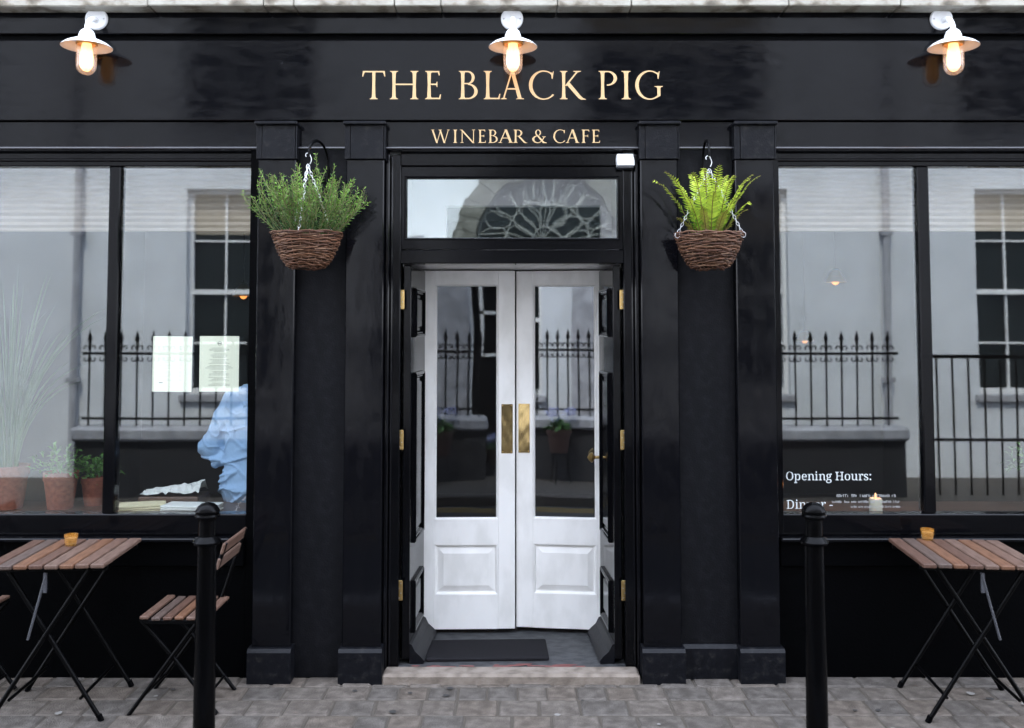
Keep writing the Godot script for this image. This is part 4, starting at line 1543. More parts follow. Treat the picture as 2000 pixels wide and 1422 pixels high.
func person() -> void:
	var at := Vector3(-1.475, 0.08, -0.60)
	var t := thing("person", "person in a loose light blue shirt, seated back to the left window", "person", at)
	# body: head, neck, forearms, legs (sitting on a high stool, facing into the room)
	var g := Geo.new()
	var hip := Vector3(0, 0.84, 0)
	body_mesh(g, [
		[Vector3(0.04, 1.36, -0.03), Vector3(0.07, 1.50, -0.05), 0.065, 0.055],
		[Vector3(0.08, 1.60, -0.06), Vector3(0.085, 1.66, -0.07), 0.082, 0.088],
		[Vector3(0.082, 1.57, -0.12), Vector3(0.082, 1.55, -0.12), 0.055, 0.045],
		[Vector3(0.083, 1.605, -0.155), Vector3(0.083, 1.59, -0.168), 0.012, 0.014],
		[Vector3(0.165, 1.60, -0.06), Vector3(0.167, 1.62, -0.05), 0.014, 0.016],
		[Vector3(-0.005, 1.60, -0.06), Vector3(-0.007, 1.62, -0.05), 0.014, 0.016],
		[Vector3(-0.30, 1.06, -0.08), Vector3(-0.16, 1.04, -0.31), 0.042, 0.03],
		[Vector3(-0.16, 1.04, -0.31), Vector3(-0.12, 1.035, -0.38), 0.03, 0.034],
		[Vector3(0.32, 1.06, -0.10), Vector3(0.18, 1.04, -0.33), 0.042, 0.03],
		[Vector3(0.18, 1.04, -0.33), Vector3(0.14, 1.035, -0.40), 0.03, 0.034],
	], 0.013, 0.03)
	part("body", g, M.skin, t)
	g = Geo.new()
	body_mesh(g, [
		[Vector3(0.08, 1.65, -0.035), Vector3(0.085, 1.69, -0.055), 0.094, 0.092],
		[Vector3(0.078, 1.58, 0.0), Vector3(0.08, 1.66, -0.02), 0.075, 0.085],
	], 0.013, 0.02)
	part("hair", g, M.hair, t)
	g = Geo.new()
	body_mesh(g, [
		[hip + Vector3(-0.09, 0.02, 0.0), hip + Vector3(-0.14, 0.0, -0.42), 0.105, 0.07],
		[hip + Vector3(0.09, 0.02, 0.0), hip + Vector3(0.14, 0.0, -0.42), 0.105, 0.07],
		[hip + Vector3(-0.14, 0.0, -0.42), hip + Vector3(-0.13, -0.44, -0.36), 0.07, 0.045],
		[hip + Vector3(0.14, 0.0, -0.42), hip + Vector3(0.13, -0.44, -0.36), 0.07, 0.045],
		[hip + Vector3(-0.13, -0.47, -0.36), hip + Vector3(-0.14, -0.49, -0.52), 0.045, 0.035],
		[hip + Vector3(0.13, -0.47, -0.36), hip + Vector3(0.14, -0.49, -0.52), 0.045, 0.035],
		[hip + Vector3(-0.06, 0.06, 0.01), hip + Vector3(0.06, 0.06, 0.01), 0.12, 0.12],
	], 0.016, 0.04)
	part("trousers", g, M.trousers, t)
	g = Geo.new()
	body_mesh(g, [
		[Vector3(-0.08, 0.86, 0.03), Vector3(0.10, 0.86, 0.03), 0.155, 0.155],
		[Vector3(0.01, 0.92, 0.04), Vector3(0.03, 1.22, 0.0), 0.165, 0.175],
		[Vector3(-0.08, 0.95, 0.05), Vector3(-0.09, 1.22, 0.0), 0.13, 0.13],
		[Vector3(0.11, 0.95, 0.04), Vector3(0.13, 1.22, 0.0), 0.12, 0.13],
		[Vector3(-0.15, 1.36, -0.02), Vector3(0.04, 1.42, -0.02), 0.075, 0.085],
		[Vector3(0.22, 1.36, -0.03), Vector3(0.04, 1.42, -0.02), 0.075, 0.085],
		[Vector3(-0.17, 1.34, -0.02), Vector3(-0.30, 1.08, -0.04), 0.085, 0.078],
		[Vector3(-0.30, 1.08, -0.04), Vector3(-0.27, 1.05, -0.14), 0.078, 0.068],
		[Vector3(0.24, 1.34, -0.03), Vector3(0.33, 1.08, -0.06), 0.085, 0.075],
		[Vector3(0.33, 1.08, -0.06), Vector3(0.29, 1.05, -0.16), 0.075, 0.065],
		[Vector3(-0.28, 0.98, 0.0), Vector3(-0.22, 1.04, 0.0), 0.02, 0.04],
	], 0.0085, 0.03, 0.014)
	part("shirt", g, M.shirt, t)
	# collar band and the yoke seam across the shoulders
	g = Geo.new()
	var band := []
	for i in 20:
		var a := TAU * i / 20.0
		band.append(Vector3(0.058 + 0.072 * cos(a), 1.475 + 0.012 * sin(a), -0.035 + 0.07 * sin(a)))
	g.tube(band, 0.019, 8, true)
	part("collar", g, M.shirt, t)
	for k in 2:
		# rolled cuffs at the elbows
		g = Geo.new()
		var mid: Vector3 = [Vector3(-0.272, 1.052, -0.135), Vector3(0.292, 1.052, -0.155)][k]
		var axis := (([Vector3(-0.16, 1.04, -0.31), Vector3(0.18, 1.04, -0.33)][k] as Vector3) - mid).normalized()
		var s1 := axis.cross(Vector3.UP).normalized()
		var s2 := axis.cross(s1)
		for j in 3:
			var ring := []
			for i in 20:
				var a := TAU * i / 20.0
				ring.append(mid + axis * (0.018 * j - 0.01) + (s1 * cos(a) + s2 * sin(a)) * (0.066 - 0.003 * j + 0.003 * sin(a * 3.0 + j)))
			g.tube(ring, 0.012, 8, true)
		part("rolled_cuff", g, M.shirt, t)
	var st := thing("bar_stool", "dark bar stool under the person in the blue shirt", "stool", Vector3(at.x, 0.08, at.z))
	g = Geo.new()
	g.lathe([Vector2(0, 0.72), Vector2(0.17, 0.72), Vector2(0.175, 0.74), Vector2(0.17, 0.755), Vector2(0, 0.755)], 24)
	part("seat", g, M.dark_wood, st)
	for k in 4:
		var a := PI / 4 + PI / 2 * k
		g = Geo.new()
		g.tube([Vector3(cos(a) * 0.12, 0.72, sin(a) * 0.12), Vector3(cos(a) * 0.2, 0.0, sin(a) * 0.2)], 0.014, 8)
		part("leg", g, M.iron, st)
	g = Geo.new()
	var ring := []
	for i in 24:
		ring.append(Vector3(cos(TAU * i / 24) * 0.175, 0.25, sin(TAU * i / 24) * 0.175))
	g.tube(ring, 0.009, 6, true)
	part("footrest", g, M.iron, st)

func ledge_things() -> void:
	var g := Geo.new()
	# crumpled white napkin
	var f := FastNoiseLite.new()
	f.seed = 5
	f.frequency = 6.0
	var pts := []
	for i in 17:
		var r := []
		for j in 9:
			var u := i / 16.0 - 0.5
			var w := j / 8.0 - 0.5
			r.append(Vector3(u * 0.33, 0.012 + 0.055 * (1.0 - 3.6 * w * w) * (0.6 + u) + 0.022 * f.get_noise_2d(u, w * 0.8), w * 0.17 + 0.02 * f.get_noise_2d(u + 4, w)))
		pts.append(r)
	for i in 16:
		for j in 8:
			g.face([pts[i][j], pts[i + 1][j], pts[i + 1][j + 1]], Vector3.UP)
			g.face([pts[i][j], pts[i + 1][j + 1], pts[i][j + 1]], Vector3.UP)
	var o := part("napkin", g, M.cloth, self)
	o.position = Vector3(-1.92, 0.925, -0.40)
	tag(o, "crumpled pale cloth napkin on the ledge of the left window", "napkin")
	for k in 2:
		g = Geo.new()
		for i in 3:
			var s := Geo.new()
			g.xf = Transform3D(Basis.from_euler(Vector3(0, rng.randf_range(-0.1, 0.1), 0)), Vector3(0, 0.006 + 0.012 * i, 0))
			g.box(Vector3.ZERO, Vector3([0.24, 0.3][k], 0.01, 0.14), 0.002)
		o = part("folded_papers", g, [M.card, M.cloth][k], self)
		o.position = Vector3([-2.03, -1.75][k], 0.868, [-0.22, -0.2][k])
		o.rotation.y = [0.3, -0.08][k]
		tag(o, ["stack of yellowish folded cards beside the left mullion", "flat pale folded papers on the ledge beside the seated person"][k], "papers")
	# a sheaf under the napkin
	g = Geo.new()
	g.span(-0.17, 0.17, 0.0, 0.055, -0.1, 0.1, 0.006)
	o = part("wooden_tray", g, M.dark_wood, self)
	o.position = Vector3(-1.92, 0.868, -0.40)
	tag(o, "dark wooden tray under the crumpled napkin", "tray")
	# candle in the right window
	var c := thing("pillar_candle", "short white pillar candle burning in the right window", "candle", Vector3(1.975, 0.868, -0.16))
	g = Geo.new()
	g.lathe([Vector2(0, 0), Vector2(0.034, 0), Vector2(0.035, 0.068), Vector2(0.03, 0.075), Vector2(0.0, 0.066)], 20)
	part("wax", g, M.wax, c)
	g = Geo.new()
	g.lathe([Vector2(0, 0.068), Vector2(0.007, 0.08), Vector2(0.005, 0.094), Vector2(0.0, 0.105)], 10, 70)
	part("flame", g, M.flame, c)
	var l := OmniLight3D.new()
	l.name = "candle_light"
	l.light_color = Color(1.0, 0.6, 0.3)
	l.light_energy = 0.0015
	l.light_size = 0.01
	l.shadow_enabled = true
	l.omni_attenuation = 2.0
	c.add_child(l)
	l.position = Vector3(0, 0.086, 0)
	# studded belt end at the foot of the window
	g = Geo.new()
	for i in 46:
		var u := i / 45.0
		var p := Vector3(-1.50 + 0.13 * u, 0.872 + 0.075 * sin(u * PI), -0.16 + 0.02 * sin(u * 9.0))
		g.ball(p + Vector3(rng.randfn() * 0.003, rng.randfn() * 0.003, 0), Vector3.ONE * 0.0035, 6)
	o = part("studded_strap", g, M.steel, self)
	o.set_meta("kind", "stuff")
	tag(o, "glittering studded strap lying below the blue shirt", "strap")

# ---------------------------------------------------------------- lamps on the fascia
func lamps() -> void:
	for k in 3:
		var x: float = [-2.228, 0.0, 2.302][k]
		var t := thing("wall_lamp", ["white enamel well-glass lamp lit above the left window", "white enamel well-glass lamp lit in the middle above the gilt lettering", "white enamel well-glass lamp lit above the right window"][k], "lamp", Vector3(x, 3.52, 0.036), "lit lamps along the fascia")
		var g := Geo.new()
		g.xf = Transform3D(Basis.from_euler(Vector3(PI / 2, 0, 0)), Vector3.ZERO)
		g.lathe([Vector2(0, 0), Vector2(0.060, 0), Vector2(0.060, 0.012), Vector2(0.055, 0.018), Vector2(0.0, 0.020)], 32)
		part("back_plate", g, M.enamel, t)
		g = Geo.new()
		for s: float in [-1.0, 1.0]:
			g.ball(Vector3(s * 0.044, -0.002, 0.019), Vector3(0.005, 0.005, 0.002), 8)
		part("screw", g, M.steel, t)
		g = Geo.new()
		var pts := []
		for i in 13:
			var a := PI / 2 * i / 12.0
			pts.append(Vector3(0.005, -0.012 - 0.08 * (1.0 - cos(a)), 0.018 + 0.106 * sin(a)))
		g.tube(pts, 0.014, 12)
		part("arm", g, M.enamel, t)
		var c := Vector3(0.005, -0.172, 0.124)
		g = Geo.new()
		g.xf = Transform3D(Basis(), c)
		g.lathe([Vector2(0, 0.082), Vector2(0.02, 0.079), Vector2(0.034, 0.066), Vector2(0.042, 0.045), Vector2(0.044, 0.026)], 28, 50)
		part("dome", g, M.enamel, t)
		g = Geo.new()
		g.xf = Transform3D(Basis(), c)
		g.lathe([Vector2(0.040, 0.026), Vector2(0.075, 0.018), Vector2(0.105, 0.003), Vector2(0.126, -0.014), Vector2(0.127, -0.017), Vector2(0.124, -0.017), Vector2(0.103, -0.001), Vector2(0.073, 0.013), Vector2(0.040, 0.020)], 40, 40)
		part("shade", g, M.enamel, t)
		g = Geo.new()
		g.xf = Transform3D(Basis(), c)
		g.lathe([Vector2(0.04, 0.02), Vector2(0.053, 0.018), Vector2(0.053, -0.004), Vector2(0.048, -0.006)], 28)
		part("gallery", g, M.brass_dull, t)
		g = Geo.new()
		g.xf = Transform3D(Basis(), c)
		var prof := []
		for i in 9:
			var a := PI / 2 * i / 8.0
			prof.append(Vector2(0.050 * sin(a), -0.115 - 0.05 * cos(a)))
		prof.append(Vector2(0.051, -0.06))
		prof.append(Vector2(0.050, -0.004))
		g.lathe(prof, 32, 60)
		part("glass_jar", g, M.jar, t)
		g = Geo.new()
		g.xf = Transform3D(Basis(), c)
		g.lathe([Vector2(0.0, -0.146), Vector2(0.016, -0.141), Vector2(0.028, -0.126), Vector2(0.034, -0.105), Vector2(0.034, -0.07), Vector2(0.031, -0.045), Vector2(0.026, -0.02), Vector2(0.024, 0.0)], 20, 60)
		part("bulb", g, M.bulb, t)
		var l := OmniLight3D.new()
		l.name = "lamp_light"
		l.light_color = Color(1.0, 0.66, 0.36)
		l.light_energy = 0.003
		l.light_size = 0.025
		l.omni_range = 15.0
		l.omni_attenuation = 2.0
		l.shadow_enabled = true
		t.add_child(l)
		l.position = c + Vector3(0, -0.08, 0)
	# sensor box over the door
	var s := thing("sensor_box", "small white sensor box at the top right of the door", "sensor", Vector3(0.605, 2.76, 0.0))
	var g := Geo.new()
	g.prism(P([-0.045, 0.03, 0.038, 0.03, 0.046, -0.004, 0.046, -0.03, -0.042, -0.03, -0.047, 0.0]), -0.02, 0.045)
	part("housing", g, M.white_plastic, s)
	g = Geo.new()
	g.span(-0.040, 0.044, -0.044, -0.031, -0.02, 0.040, 0.003)
	part("lens", g, M.grey_strut, s)

# ---------------------------------------------------------------- hanging baskets
func bowl(u: float) -> float:
	return 0.40 + 0.60 * pow(u, 0.52)

func weave(t: Node, R: float, H: float, y0: float, dark: float) -> void:
	var g := Geo.new()
	var stakes := 22
	var rows := 23
	for i in rows:
		var u := i / float(rows - 1)
		var r := R * bowl(u) * (1.0 if i < rows - 1 else 1.02)
		var y := y0 + H * u
		var pts := []
		var turn := rng.randf() * TAU
		for j in 88:
			var a := TAU * j / 88.0
			var wob := 0.0045 * sin(a * stakes / 2.0 + PI * (i % 2)) + 0.002 * sin(a * 5.0 + turn)
			pts.append(Vector3(cos(a) * (r + wob), y + 0.003 * sin(a * 3.0 + turn) + 0.002 * sin(a * 11.0 + turn * 2), sin(a) * (r + wob)))
		g.tint = Color(0.075, 0.030, 0.016).lerp(Color(0.20, 0.09, 0.045), pow(rng.randf(), 1.5)) * dark
		g.tube(pts, rng.randf_range(0.0036, 0.0052), 5, true)
	for i in 60:
		# loose ends and split canes over the weave
		var u := rng.randf()
		var a0 := rng.randf() * TAU
		var r := R * bowl(u) + 0.006
		var pts := []
		var dip := rng.randf_range(-0.006, 0.008)
		for j in 6:
			var a := a0 + 0.05 * j * 1.6
			pts.append(Vector3(cos(a) * (r + 0.003 * sin(j * 1.3)), y0 + H * u + dip * j / 5.0, sin(a) * (r + 0.003 * sin(j * 1.3))))
		g.tint = Color(0.16, 0.075, 0.04).lerp(Color(0.34, 0.2, 0.12), rng.randf()) * dark
		g.tube(pts, 0.0026, 4)
	var o := part("woven_canes", g, M.cane, t)
	o.set_meta("kind", "stuff")
	g = Geo.new()
	for i in stakes:
		var a := TAU * (i + 0.5) / stakes
		g.tint = Color(0.10, 0.045, 0.025).lerp(Color(0.22, 0.12, 0.07), rng.randf()) * dark
		var pts := []
		for j in 7:
			var u := j / 6.0
			var r := R * bowl(u) + 0.001
			pts.append(Vector3(cos(a) * r, y0 + (H + rng.randf_range(0.004, 0.012)) * u, sin(a) * r))
		g.tube(pts, 0.0034, 5)
	o = part("stakes", g, M.cane, t)
	o.set_meta("kind", "stuff")
	g = Geo.new()
	g.lathe([Vector2(0, y0 - 0.001), Vector2(R * 0.39, y0), Vector2(R * 0.69, y0 + H * 0.3), Vector2(R * 0.84, y0 + H * 0.62), Vector2(R * 0.95, y0 + H * 0.92), Vector2(0, y0 + H * 0.88)], 24, 20)
	part("liner", g, M.soil, t)

func chain(t: Node, a: Vector3, b: Vector3, white: bool) -> void:
	var g := Geo.new()
	var n := int(a.distance_to(b) / 0.019)
	var d := (b - a).normalized()
	var s1 := d.cross(Vector3.RIGHT if absf(d.x) < 0.8 else Vector3.UP).normalized()
	var s2 := d.cross(s1)
	for i in n:
		var c := a.lerp(b, (i + 0.5) / n)
		var s := s1 if i % 2 else s2
		var pts := []
		for j in 10:
			var u := TAU * j / 10.0
			pts.append(c + d * cos(u) * 0.0135 + s * sin(u) * 0.006)
		g.tube(pts, 0.0014, 5, true)
	part("chain", g, M.white_plastic if white else M.steel, t)

func bracket(x: float, label: String, tip: Vector3, dx: float) -> void:
	var t := thing("basket_bracket", label, "bracket", Vector3.ZERO, "iron brackets of the hanging baskets")
	var g := Geo.new()
	var pts := []
	pts.append(Vector3(x, 2.42, 0.018))
	pts.append(Vector3(x, 2.70, 0.018))
	for i in 13:
		var a := PI * i / 12.0
		pts.append(Vector3(lerpf(x, tip.x, (1 - cos(a)) / 2), 2.755 + 0.085 * sin(a), lerpf(0.02, tip.z, (1 - cos(a)) / 2)))
	pts.append(tip + Vector3(0, -0.03, 0))
	g.tube(pts, 0.0085, 8, false, 0.7)
	part("arm", g, M.iron, t)
	g = Geo.new()
	g.span(x - 0.012, x + 0.012, 2.40, 2.72, 0.004, 0.012, 0.002)
	g.span(x - 0.05, x + 0.05, 2.64, 2.665, 0.004, 0.013, 0.003)
	part("wall_plate", g, M.iron, t)
	for s: float in [-1.0, 1.0]:
		g = Geo.new()
		g.ball(Vector3(x + 0.036 * s, 2.652, 0.014), Vector3(0.008, 0.008, 0.005), 8)
		part("bolt", g, M.iron, t)

func hook(t: Node, top: Vector3) -> void:
	var g := Geo.new()
	var pts := []
	for i in 22:
		var u := i / 21.0
		if u < 0.5:
			var a := PI * 1.25 * (1.0 - u * 2.0)
			pts.append(top + Vector3(0.011 * cos(a) - 0.011, 0.011 * sin(a) - 0.012, 0))
		else:
			var k := (u - 0.5) * 2.0
			pts.append(top + Vector3(0.008 * sin(k * PI), -0.012 - 0.045 * k, 0))
	g.tube(pts, 0.0026, 6)
	part("hook", g, M.steel, t)

func baskets() -> void:
	bracket(-0.985, "black iron bracket of the rosemary basket, left of the door", Vector3(-1.035, 2.77, 0.25), 0.0)
	bracket(1.02, "black iron bracket of the fern basket, right of the door", Vector3(1.005, 2.77, 0.25), 0.0)
	# rosemary
	var t := thing("hanging_basket", "wicker hanging basket of green rosemary on a white chain", "hanging basket", Vector3(-1.04, 2.172, 0.25), "wicker hanging baskets")
	weave(t, 0.174, 0.176, -0.004, 0.82)
	var top := Vector3(0.0, 0.525, 0.0)
	for k in 3:
		var a: float = [PI / 2 + 0.03, PI * 1.28, PI * 1.72][k]
		chain(t, top, Vector3(cos(a) * 0.17, 0.168, sin(a) * 0.17), true)
	hook(t, Vector3(0.01, 0.585, 0.0))
	var g := Geo.new()
	var gs := Geo.new()
	for i in 118:
		var a := rng.randf() * TAU
		var out := pow(rng.randf(), 0.55)
		var l := rng.randf_range(0.27, 0.42) * (1.0 if out < 0.6 else 0.86)
		if i % 6 == 0:
			l *= 1.16
		var p := Vector3(cos(a), 0, sin(a)) * 0.11 * out + Vector3(0, 0.14, 0)
		var dir := Vector3(cos(a) * out * 0.84, 1.0 - 0.46 * out, sin(a) * out * 0.9).normalized()
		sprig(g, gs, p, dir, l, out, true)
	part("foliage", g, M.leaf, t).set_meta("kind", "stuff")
	part("stems", gs, M.leaf, t).set_meta("kind", "stuff")
	# fern
	t = thing("hanging_basket", "wicker hanging basket of bright fern on a steel chain", "hanging basket", Vector3(1.0, 2.168, 0.25), "wicker hanging baskets")
	weave(t, 0.170, 0.176, -0.004, 0.68)
	top = Vector3(0.005, 0.505, 0.0)
	for a in [PI * 0.93, PI * 0.07 + 0.25, -PI / 2]:
		chain(t, top, Vector3(cos(a) * 0.168, 0.175 if a > 0 else 0.168, sin(a) * 0.168), false)
	for a in [PI * 0.93, PI * 0.07 + 0.25]:
		g = Geo.new()
		var ring := []
		for j in 12:
			var u := TAU * j / 12.0
			ring.append(Vector3(cos(a) * 0.172 + 0.012 * cos(u), 0.163 + 0.014 * sin(u), sin(a) * 0.172 + 0.004))
		g.tube(ring, 0.0024, 5, true)
		part("ring", g, M.steel, t)
	hook(t, Vector3(0.01, 0.575, 0.0))
	# each frond: [angle, lean, length, age]
	var fr := [[2.8, 0.62, 0.47, 0], [3.1, 0.80, 0.46, 0], [2.2, 0.34, 0.42, 0], [1.9, 0.15, 0.43, 0], [1.4, 0.2, 0.45, 0], [0.9, 0.30, 0.40, 0], [0.4, 0.50, 0.44, 0], [0.15, 0.66, 0.46, 0], [-0.2, 0.55, 0.45, 0], [-0.8, 0.35, 0.46, 0], [-1.5, 0.15, 0.50, 0], [-1.9, 0.3, 0.47, 0], [-2.5, 0.4, 0.42, 0], [0.05, 0.95, 0.30, 0], [1.6, 0.45, 0.30, 0], [2.5, 0.55, 0.30, 0], [0.7, 0.5, 0.28, 0], [1.2, 0.05, 0.38, 0], [-0.3, 0.12, 0.42, 0], [2.0, 0.6, 0.22, 1], [0.3, 1.1, 0.25, 1], [2.9, 1.25, 0.2, 1], [1.1, 0.7, 0.2, 1]]
	for q in fr:
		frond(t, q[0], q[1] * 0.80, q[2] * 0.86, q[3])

# a rosemary sprig: a thin stem set all round with narrow needles, longer stems with side shoots
func sprig(g: Geo, gs: Geo, p: Vector3, dir: Vector3, l: float, out: float, shoots: bool) -> void:
	var pts := [p]
	var seg := 12
	for j in seg:
		dir = (dir + Vector3(rng.randfn() * 0.10, 0.07 * out + 0.01, rng.randfn() * 0.10)).normalized()
		p += dir * l / seg
		pts.append(p)
	gs.tint = Color(0.20, 0.22, 0.08).lerp(Color(0.10, 0.07, 0.035), rng.randf())
	gs.tube(pts, 0.0015, 4)
	var count := int(l * 150.0)
	var tone := rng.randf_range(-0.25, 0.25)
	for j in range(3, count):
		var u := j / float(count)
		var fi := u * (pts.size() - 1)
		var i0 := mini(int(fi), pts.size() - 2)
		var q: Vector3 = pts[i0].lerp(pts[i0 + 1], fi - i0)
		var along: Vector3 = (pts[i0 + 1] - pts[i0]).normalized()
		var ang := j * 2.4 + rng.randf()
		var s1 := along.cross(Vector3(0.31, 0.2, 0.93)).normalized()
		var s2 := along.cross(s1)
		var nd := (s1 * cos(ang) + s2 * sin(ang) + along * rng.randf_range(0.35, 0.95)).normalized()
		var nl := rng.randf_range(0.022, 0.036) * (1.0 - 0.45 * u)
		var sd := nd.cross(Vector3(rng.randfn(), rng.randfn(), rng.randfn())).normalized() * 0.0021
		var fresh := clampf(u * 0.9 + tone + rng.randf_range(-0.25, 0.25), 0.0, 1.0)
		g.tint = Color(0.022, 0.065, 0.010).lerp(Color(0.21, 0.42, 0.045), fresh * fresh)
		var m := q + nd * nl * 0.5 + along * nl * 0.05
		g.face([q, m + sd, q + nd * nl + along * nl * 0.15, m - sd], sd.cross(nd) * -1.0)
	if shoots:
		for k in 1:
			var at := rng.randi_range(4, 9)
			var d: Vector3 = (pts[at + 1] - pts[at]).normalized() + Vector3(rng.randfn(), 0.3, rng.randfn()) * 0.55
			sprig(g, gs, pts[at], d.normalized(), rng.randf_range(0.07, 0.13), 0.3, false)

func frond(t: Node, a: float, lean: float, l: float, age: int) -> void:
	var g := Geo.new()
	var p := Vector3(cos(a) * 0.05, 0.14, sin(a) * 0.05)
	var dir := Vector3(cos(a) * lean * 0.75, 1.0, sin(a) * lean * 0.75).normalized()
	var pts := [p]
	var n := 15
	for j in n:
		var u := j / float(n)
		var bend := 0.008 + 0.22 * pow(u, 4.0)
		dir = (dir + Vector3(cos(a), -0.55, sin(a)) * bend + Vector3(rng.randfn(), 0, rng.randfn()) * 0.006).normalized()
		p += dir * l / n
		pts.append(p)
	g.tint = Color(0.14, 0.09, 0.025)
	var rad := []
	for j in pts.size():
		rad.append(0.0018 * (1.0 - j / float(pts.size())) + 0.0014)
	g.tube(pts, rad, 5)
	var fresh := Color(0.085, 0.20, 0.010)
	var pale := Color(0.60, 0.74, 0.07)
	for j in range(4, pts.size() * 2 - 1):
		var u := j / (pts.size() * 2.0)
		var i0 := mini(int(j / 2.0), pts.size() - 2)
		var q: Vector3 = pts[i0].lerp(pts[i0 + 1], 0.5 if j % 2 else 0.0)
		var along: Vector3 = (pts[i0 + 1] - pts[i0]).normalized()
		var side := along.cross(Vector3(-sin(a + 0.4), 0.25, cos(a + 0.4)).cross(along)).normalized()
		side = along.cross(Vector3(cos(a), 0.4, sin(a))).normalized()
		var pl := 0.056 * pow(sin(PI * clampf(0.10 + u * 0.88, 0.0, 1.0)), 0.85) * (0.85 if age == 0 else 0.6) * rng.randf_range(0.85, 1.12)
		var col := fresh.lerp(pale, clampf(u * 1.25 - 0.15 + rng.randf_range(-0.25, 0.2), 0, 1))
		if age == 1:
			col = col.lerp(Color(0.16, 0.10, 0.03), 0.65)
		for s: float in [-1.0, 1.0]:
			g.tint = col * rng.randf_range(0.85, 1.1)
			var nd := (side * s + along * 0.42 + Vector3(cos(a), 0, sin(a)) * 0.15 * sin(j * 0.7) + Vector3(rng.randfn(), rng.randfn(), rng.randfn()) * 0.08).normalized()
			var up := nd.cross(along).normalized()
			var w := minf(pl * 0.2, 0.0085)
			var m := q + nd * pl * 0.45 + up * pl * 0.05
			var e := q + nd * pl + along * pl * 0.12 - Vector3.UP * pl * 0.12
			g.face([q - along * w * 0.4, m - along * w * 0.55, m + along * w * 0.6, q + along * w * 0.5], up)
			g.face([m - along * w * 0.55, e, m + along * w * 0.6], up)
	part("frond", g, M.leaf, t)

# ---------------------------------------------------------------- tables and chairs
func folding_table(label: String, at: Vector3, turn: float) -> Node3D:
	var t := thing("folding_table", label, "table", at, "slatted folding tables", turn)
	var n := 8
	for i in n:
		var g := Geo.new()
		var w := 0.55 / n
		g.box(Vector3.ZERO, Vector3(w - 0.008, 0.02, 0.54), 0.004)
		var o := part("slat", g, M.woods[(i * 3 + i / 2) % 5], t)
		o.position = Vector3(-0.275 + w * (i + 0.5), 0.722 + rng.randf_range(-0.001, 0.001), 0)
	for z in [-0.21, 0.21]:
		var g := Geo.new()
		g.span(-0.27, 0.27, 0.692, 0.711, z - 0.012, z + 0.012, 0.002)
		part("batten", g, M.iron, t)
		for s: float in [-1.0, 1.0]:
			g = Geo.new()
			var zz: float = z + 0.012 * s
			g.tube([Vector3(0.19 * s, 0.70, zz), Vector3(-0.02 * s, 0.37, zz), Vector3(-0.245 * s, 0.012, zz)], 0.011, 8)
			part("leg", g, M.iron, t)
			g = Geo.new()
			g.tube([Vector3(-0.238 * s, 0.03, zz), Vector3(-0.252 * s, 0.0, zz)], 0.014, 8)
			part("foot", g, M.riser, t)
	for s: float in [-1.0, 1.0]:
		var g := Geo.new()
		g.tube([Vector3(0.16 * s, 0.11, -0.21), Vector3(0.16 * s, 0.11, 0.21)], 0.008, 6)
		part("stretcher", g, M.iron, t)
	var g := Geo.new()
	g.xf = Transform3D(Basis(), Vector3(0.0, 0, 0.24))
	g.span(-0.008, 0.008, 0.60, 0.69, -0.004, 0.004)
	part("strut", g, M.grey_strut, t)
	g = Geo.new()
	var k := 1.0 if turn < 0 else -1.0
	g.tube([Vector3(-0.005 * k, 0.69, 0.24), Vector3(0.03 * k, 0.55, 0.24), Vector3(0.07 * k, 0.39, 0.24)], 0.009, 6, false, 0.6)
	part("strut", g, M.grey_strut, t)
	return t

func folding_chair(label: String, at: Vector3, turn: float) -> Node3D:
	# faces -x
	var t := thing("folding_chair", label, "chair", at, "slatted folding chairs", turn)
	for i in 6:
		var g := Geo.new()
		g.box(Vector3.ZERO, Vector3(0.042, 0.016, 0.36), 0.004)
		part("seat_slat", g, M.woods[(i * 2 + 1) % 5], t).position = Vector3(-0.132 + 0.055 * i, 0.452 - 0.006 * absf(i - 3) / 3.0 + (0.008 if i == 0 else 0.0), 0)
	for i in 2:
		var g := Geo.new()
		g.box(Vector3.ZERO, Vector3(0.014, 0.055, 0.37), 0.005)
		var o := part("back_slat", g, M.woods[[1, 4][i]], t)
		o.position = Vector3(0.235 - 0.022 * i, 0.775 - 0.072 * i, 0)
		o.rotation.z = -0.28
	for s: float in [-1.0, 1.0]:
		var z: float = 0.165 * s
		var g := Geo.new()
		g.tube([Vector3(0.245, 0.80, z), Vector3(0.13, 0.45, z), Vector3(-0.20, 0.0, z)], 0.010, 8)
		part("back_leg", g, M.iron, t)
		g = Geo.new()
		g.tube([Vector3(-0.16, 0.44, z * 0.88), Vector3(0.0, 0.26, z * 0.88), Vector3(0.21, 0.0, z * 0.88)], 0.010, 8)
		part("front_leg", g, M.iron, t)
		g = Geo.new()
		g.span(-0.145, 0.16, 0.426, 0.442, z - 0.01, z + 0.01, 0.002)
		part("seat_rail", g, M.iron, t)
	for q in [Vector3(-0.15, 0.07, 0), Vector3(0.155, 0.07, 0)]:
		var g := Geo.new()
		g.tube([q + Vector3(0, 0, -0.16), q + Vector3(0, 0, 0.16)], 0.007, 6)
		part("stretcher", g, M.iron, t)
	return t

func tealight(at: Vector3, label: String) -> void:
	var t := thing("tealight_holder", label, "candle holder", at, "candle holders on the outside tables")
	var g := Geo.new()
	g.lathe([Vector2(0, 0.0), Vector2(0.026, 0.0), Vector2(0.031, 0.02), Vector2(0.033, 0.055), Vector2(0.030, 0.055), Vector2(0.028, 0.02), Vector2(0.0, 0.006)], 20, 40)
	part("glass_cup", g, M.clear_glass, t)
	g = Geo.new()
	g.lathe([Vector2(0, 0.007), Vector2(0.025, 0.007), Vector2(0.0265, 0.036), Vector2(0.0, 0.036)], 16)
	part("candle", g, M.wax_amber if M.has("wax_amber") else M.wax, t)

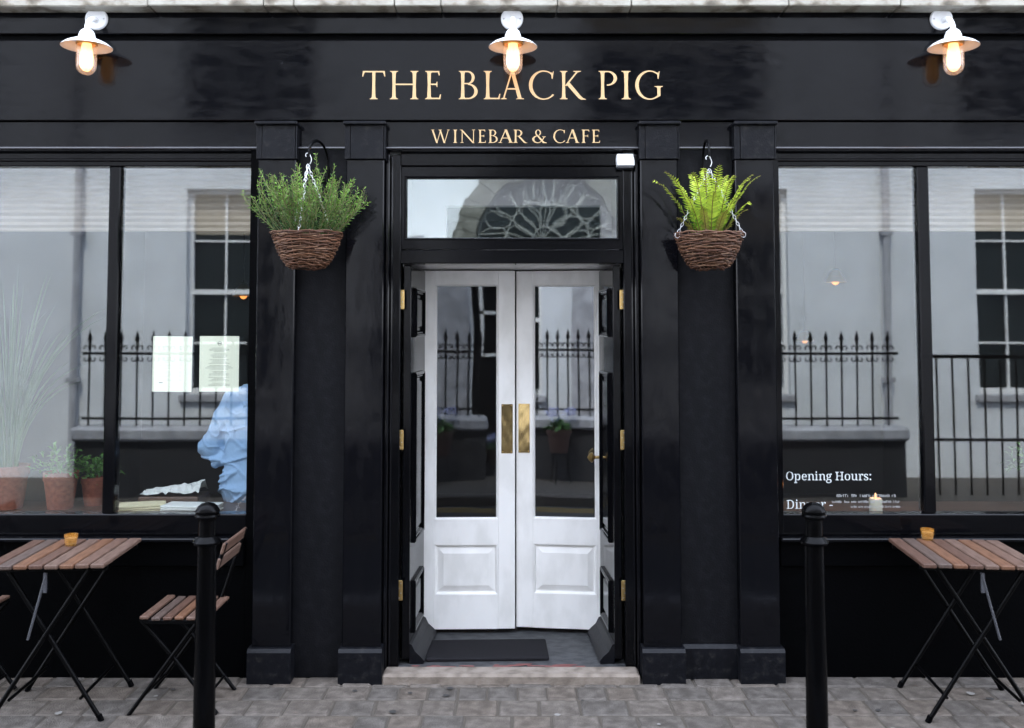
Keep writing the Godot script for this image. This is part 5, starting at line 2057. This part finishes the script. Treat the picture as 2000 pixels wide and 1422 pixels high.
func furniture() -> void:
	M.wax_amber = mat(lin(0.22, 0.13, 0.045), 0.5)
	folding_table("slatted brown folding table under the left window", Vector3(-2.165, G, 0.37), 0.07)
	folding_table("slatted brown folding table under the right window", Vector3(2.19, G, 0.37), -0.10)
	tealight(Vector3(-2.20, G + 0.733, 0.25), "amber glass candle holder on the left table")
	tealight(Vector3(2.13, G + 0.733, 0.12), "amber glass candle holder on the right table")
	folding_chair("slatted folding chair right of the left table, behind the bollard", Vector3(-1.60, G, 0.325), 0.0)
	folding_chair("slatted folding chair at the left edge, left of the table", Vector3(-2.70, G, 0.33), PI)
	# doormat
	var g := Geo.new()
	g.box(Vector3.ZERO, Vector3(0.66, 0.02, 0.30), 0.006)
	var o := part("doormat", g, M.rubber, self)
	o.position = Vector3(-0.135, 0.0965, -0.27)
	o.rotation.y = 0.03
	tag(o, "dark rubber doormat on the floor before the white doors", "doormat")

func bollards() -> void:
	var t := thing("bollard", "black iron bollard in front of the left window", "bollard", Vector3(-1.31, G - 0.02, 0.91), "black bollards on the pavement")
	var g := Geo.new()
	g.lathe([Vector2(0.05, 0.0), Vector2(0.046, 0.12), Vector2(0.043, 0.6), Vector2(0.040, 0.905)], 28)
	part("shaft", g, M.bollard, t)
	g = Geo.new()
	g.lathe([Vector2(0.040, 0.905), Vector2(0.058, 0.912), Vector2(0.060, 0.922), Vector2(0.050, 0.936), Vector2(0.042, 0.945)], 28)
	part("collar", g, M.bollard, t)
	g = Geo.new()
	for i in 10:
		pass
	g.lathe([Vector2(0.037, 0.944), Vector2(0.036, 1.01), Vector2(0.040, 1.02)], 12, 10)
	part("neck", g, M.bollard, t)
	g = Geo.new()
	g.lathe([Vector2(0.038, 1.018), Vector2(0.050, 1.024), Vector2(0.053, 1.031), Vector2(0.050, 1.038), Vector2(0.046, 1.040), Vector2(0.051, 1.046), Vector2(0.051, 1.054), Vector2(0.040, 1.072), Vector2(0.026, 1.083), Vector2(0.012, 1.088), Vector2(0.0, 1.089)], 28, 40)
	part("cap", g, M.bollard, t)
	twin(t, "bollard", "black iron bollard in front of the right window", Vector3(1.298, G - 0.02, 0.91))
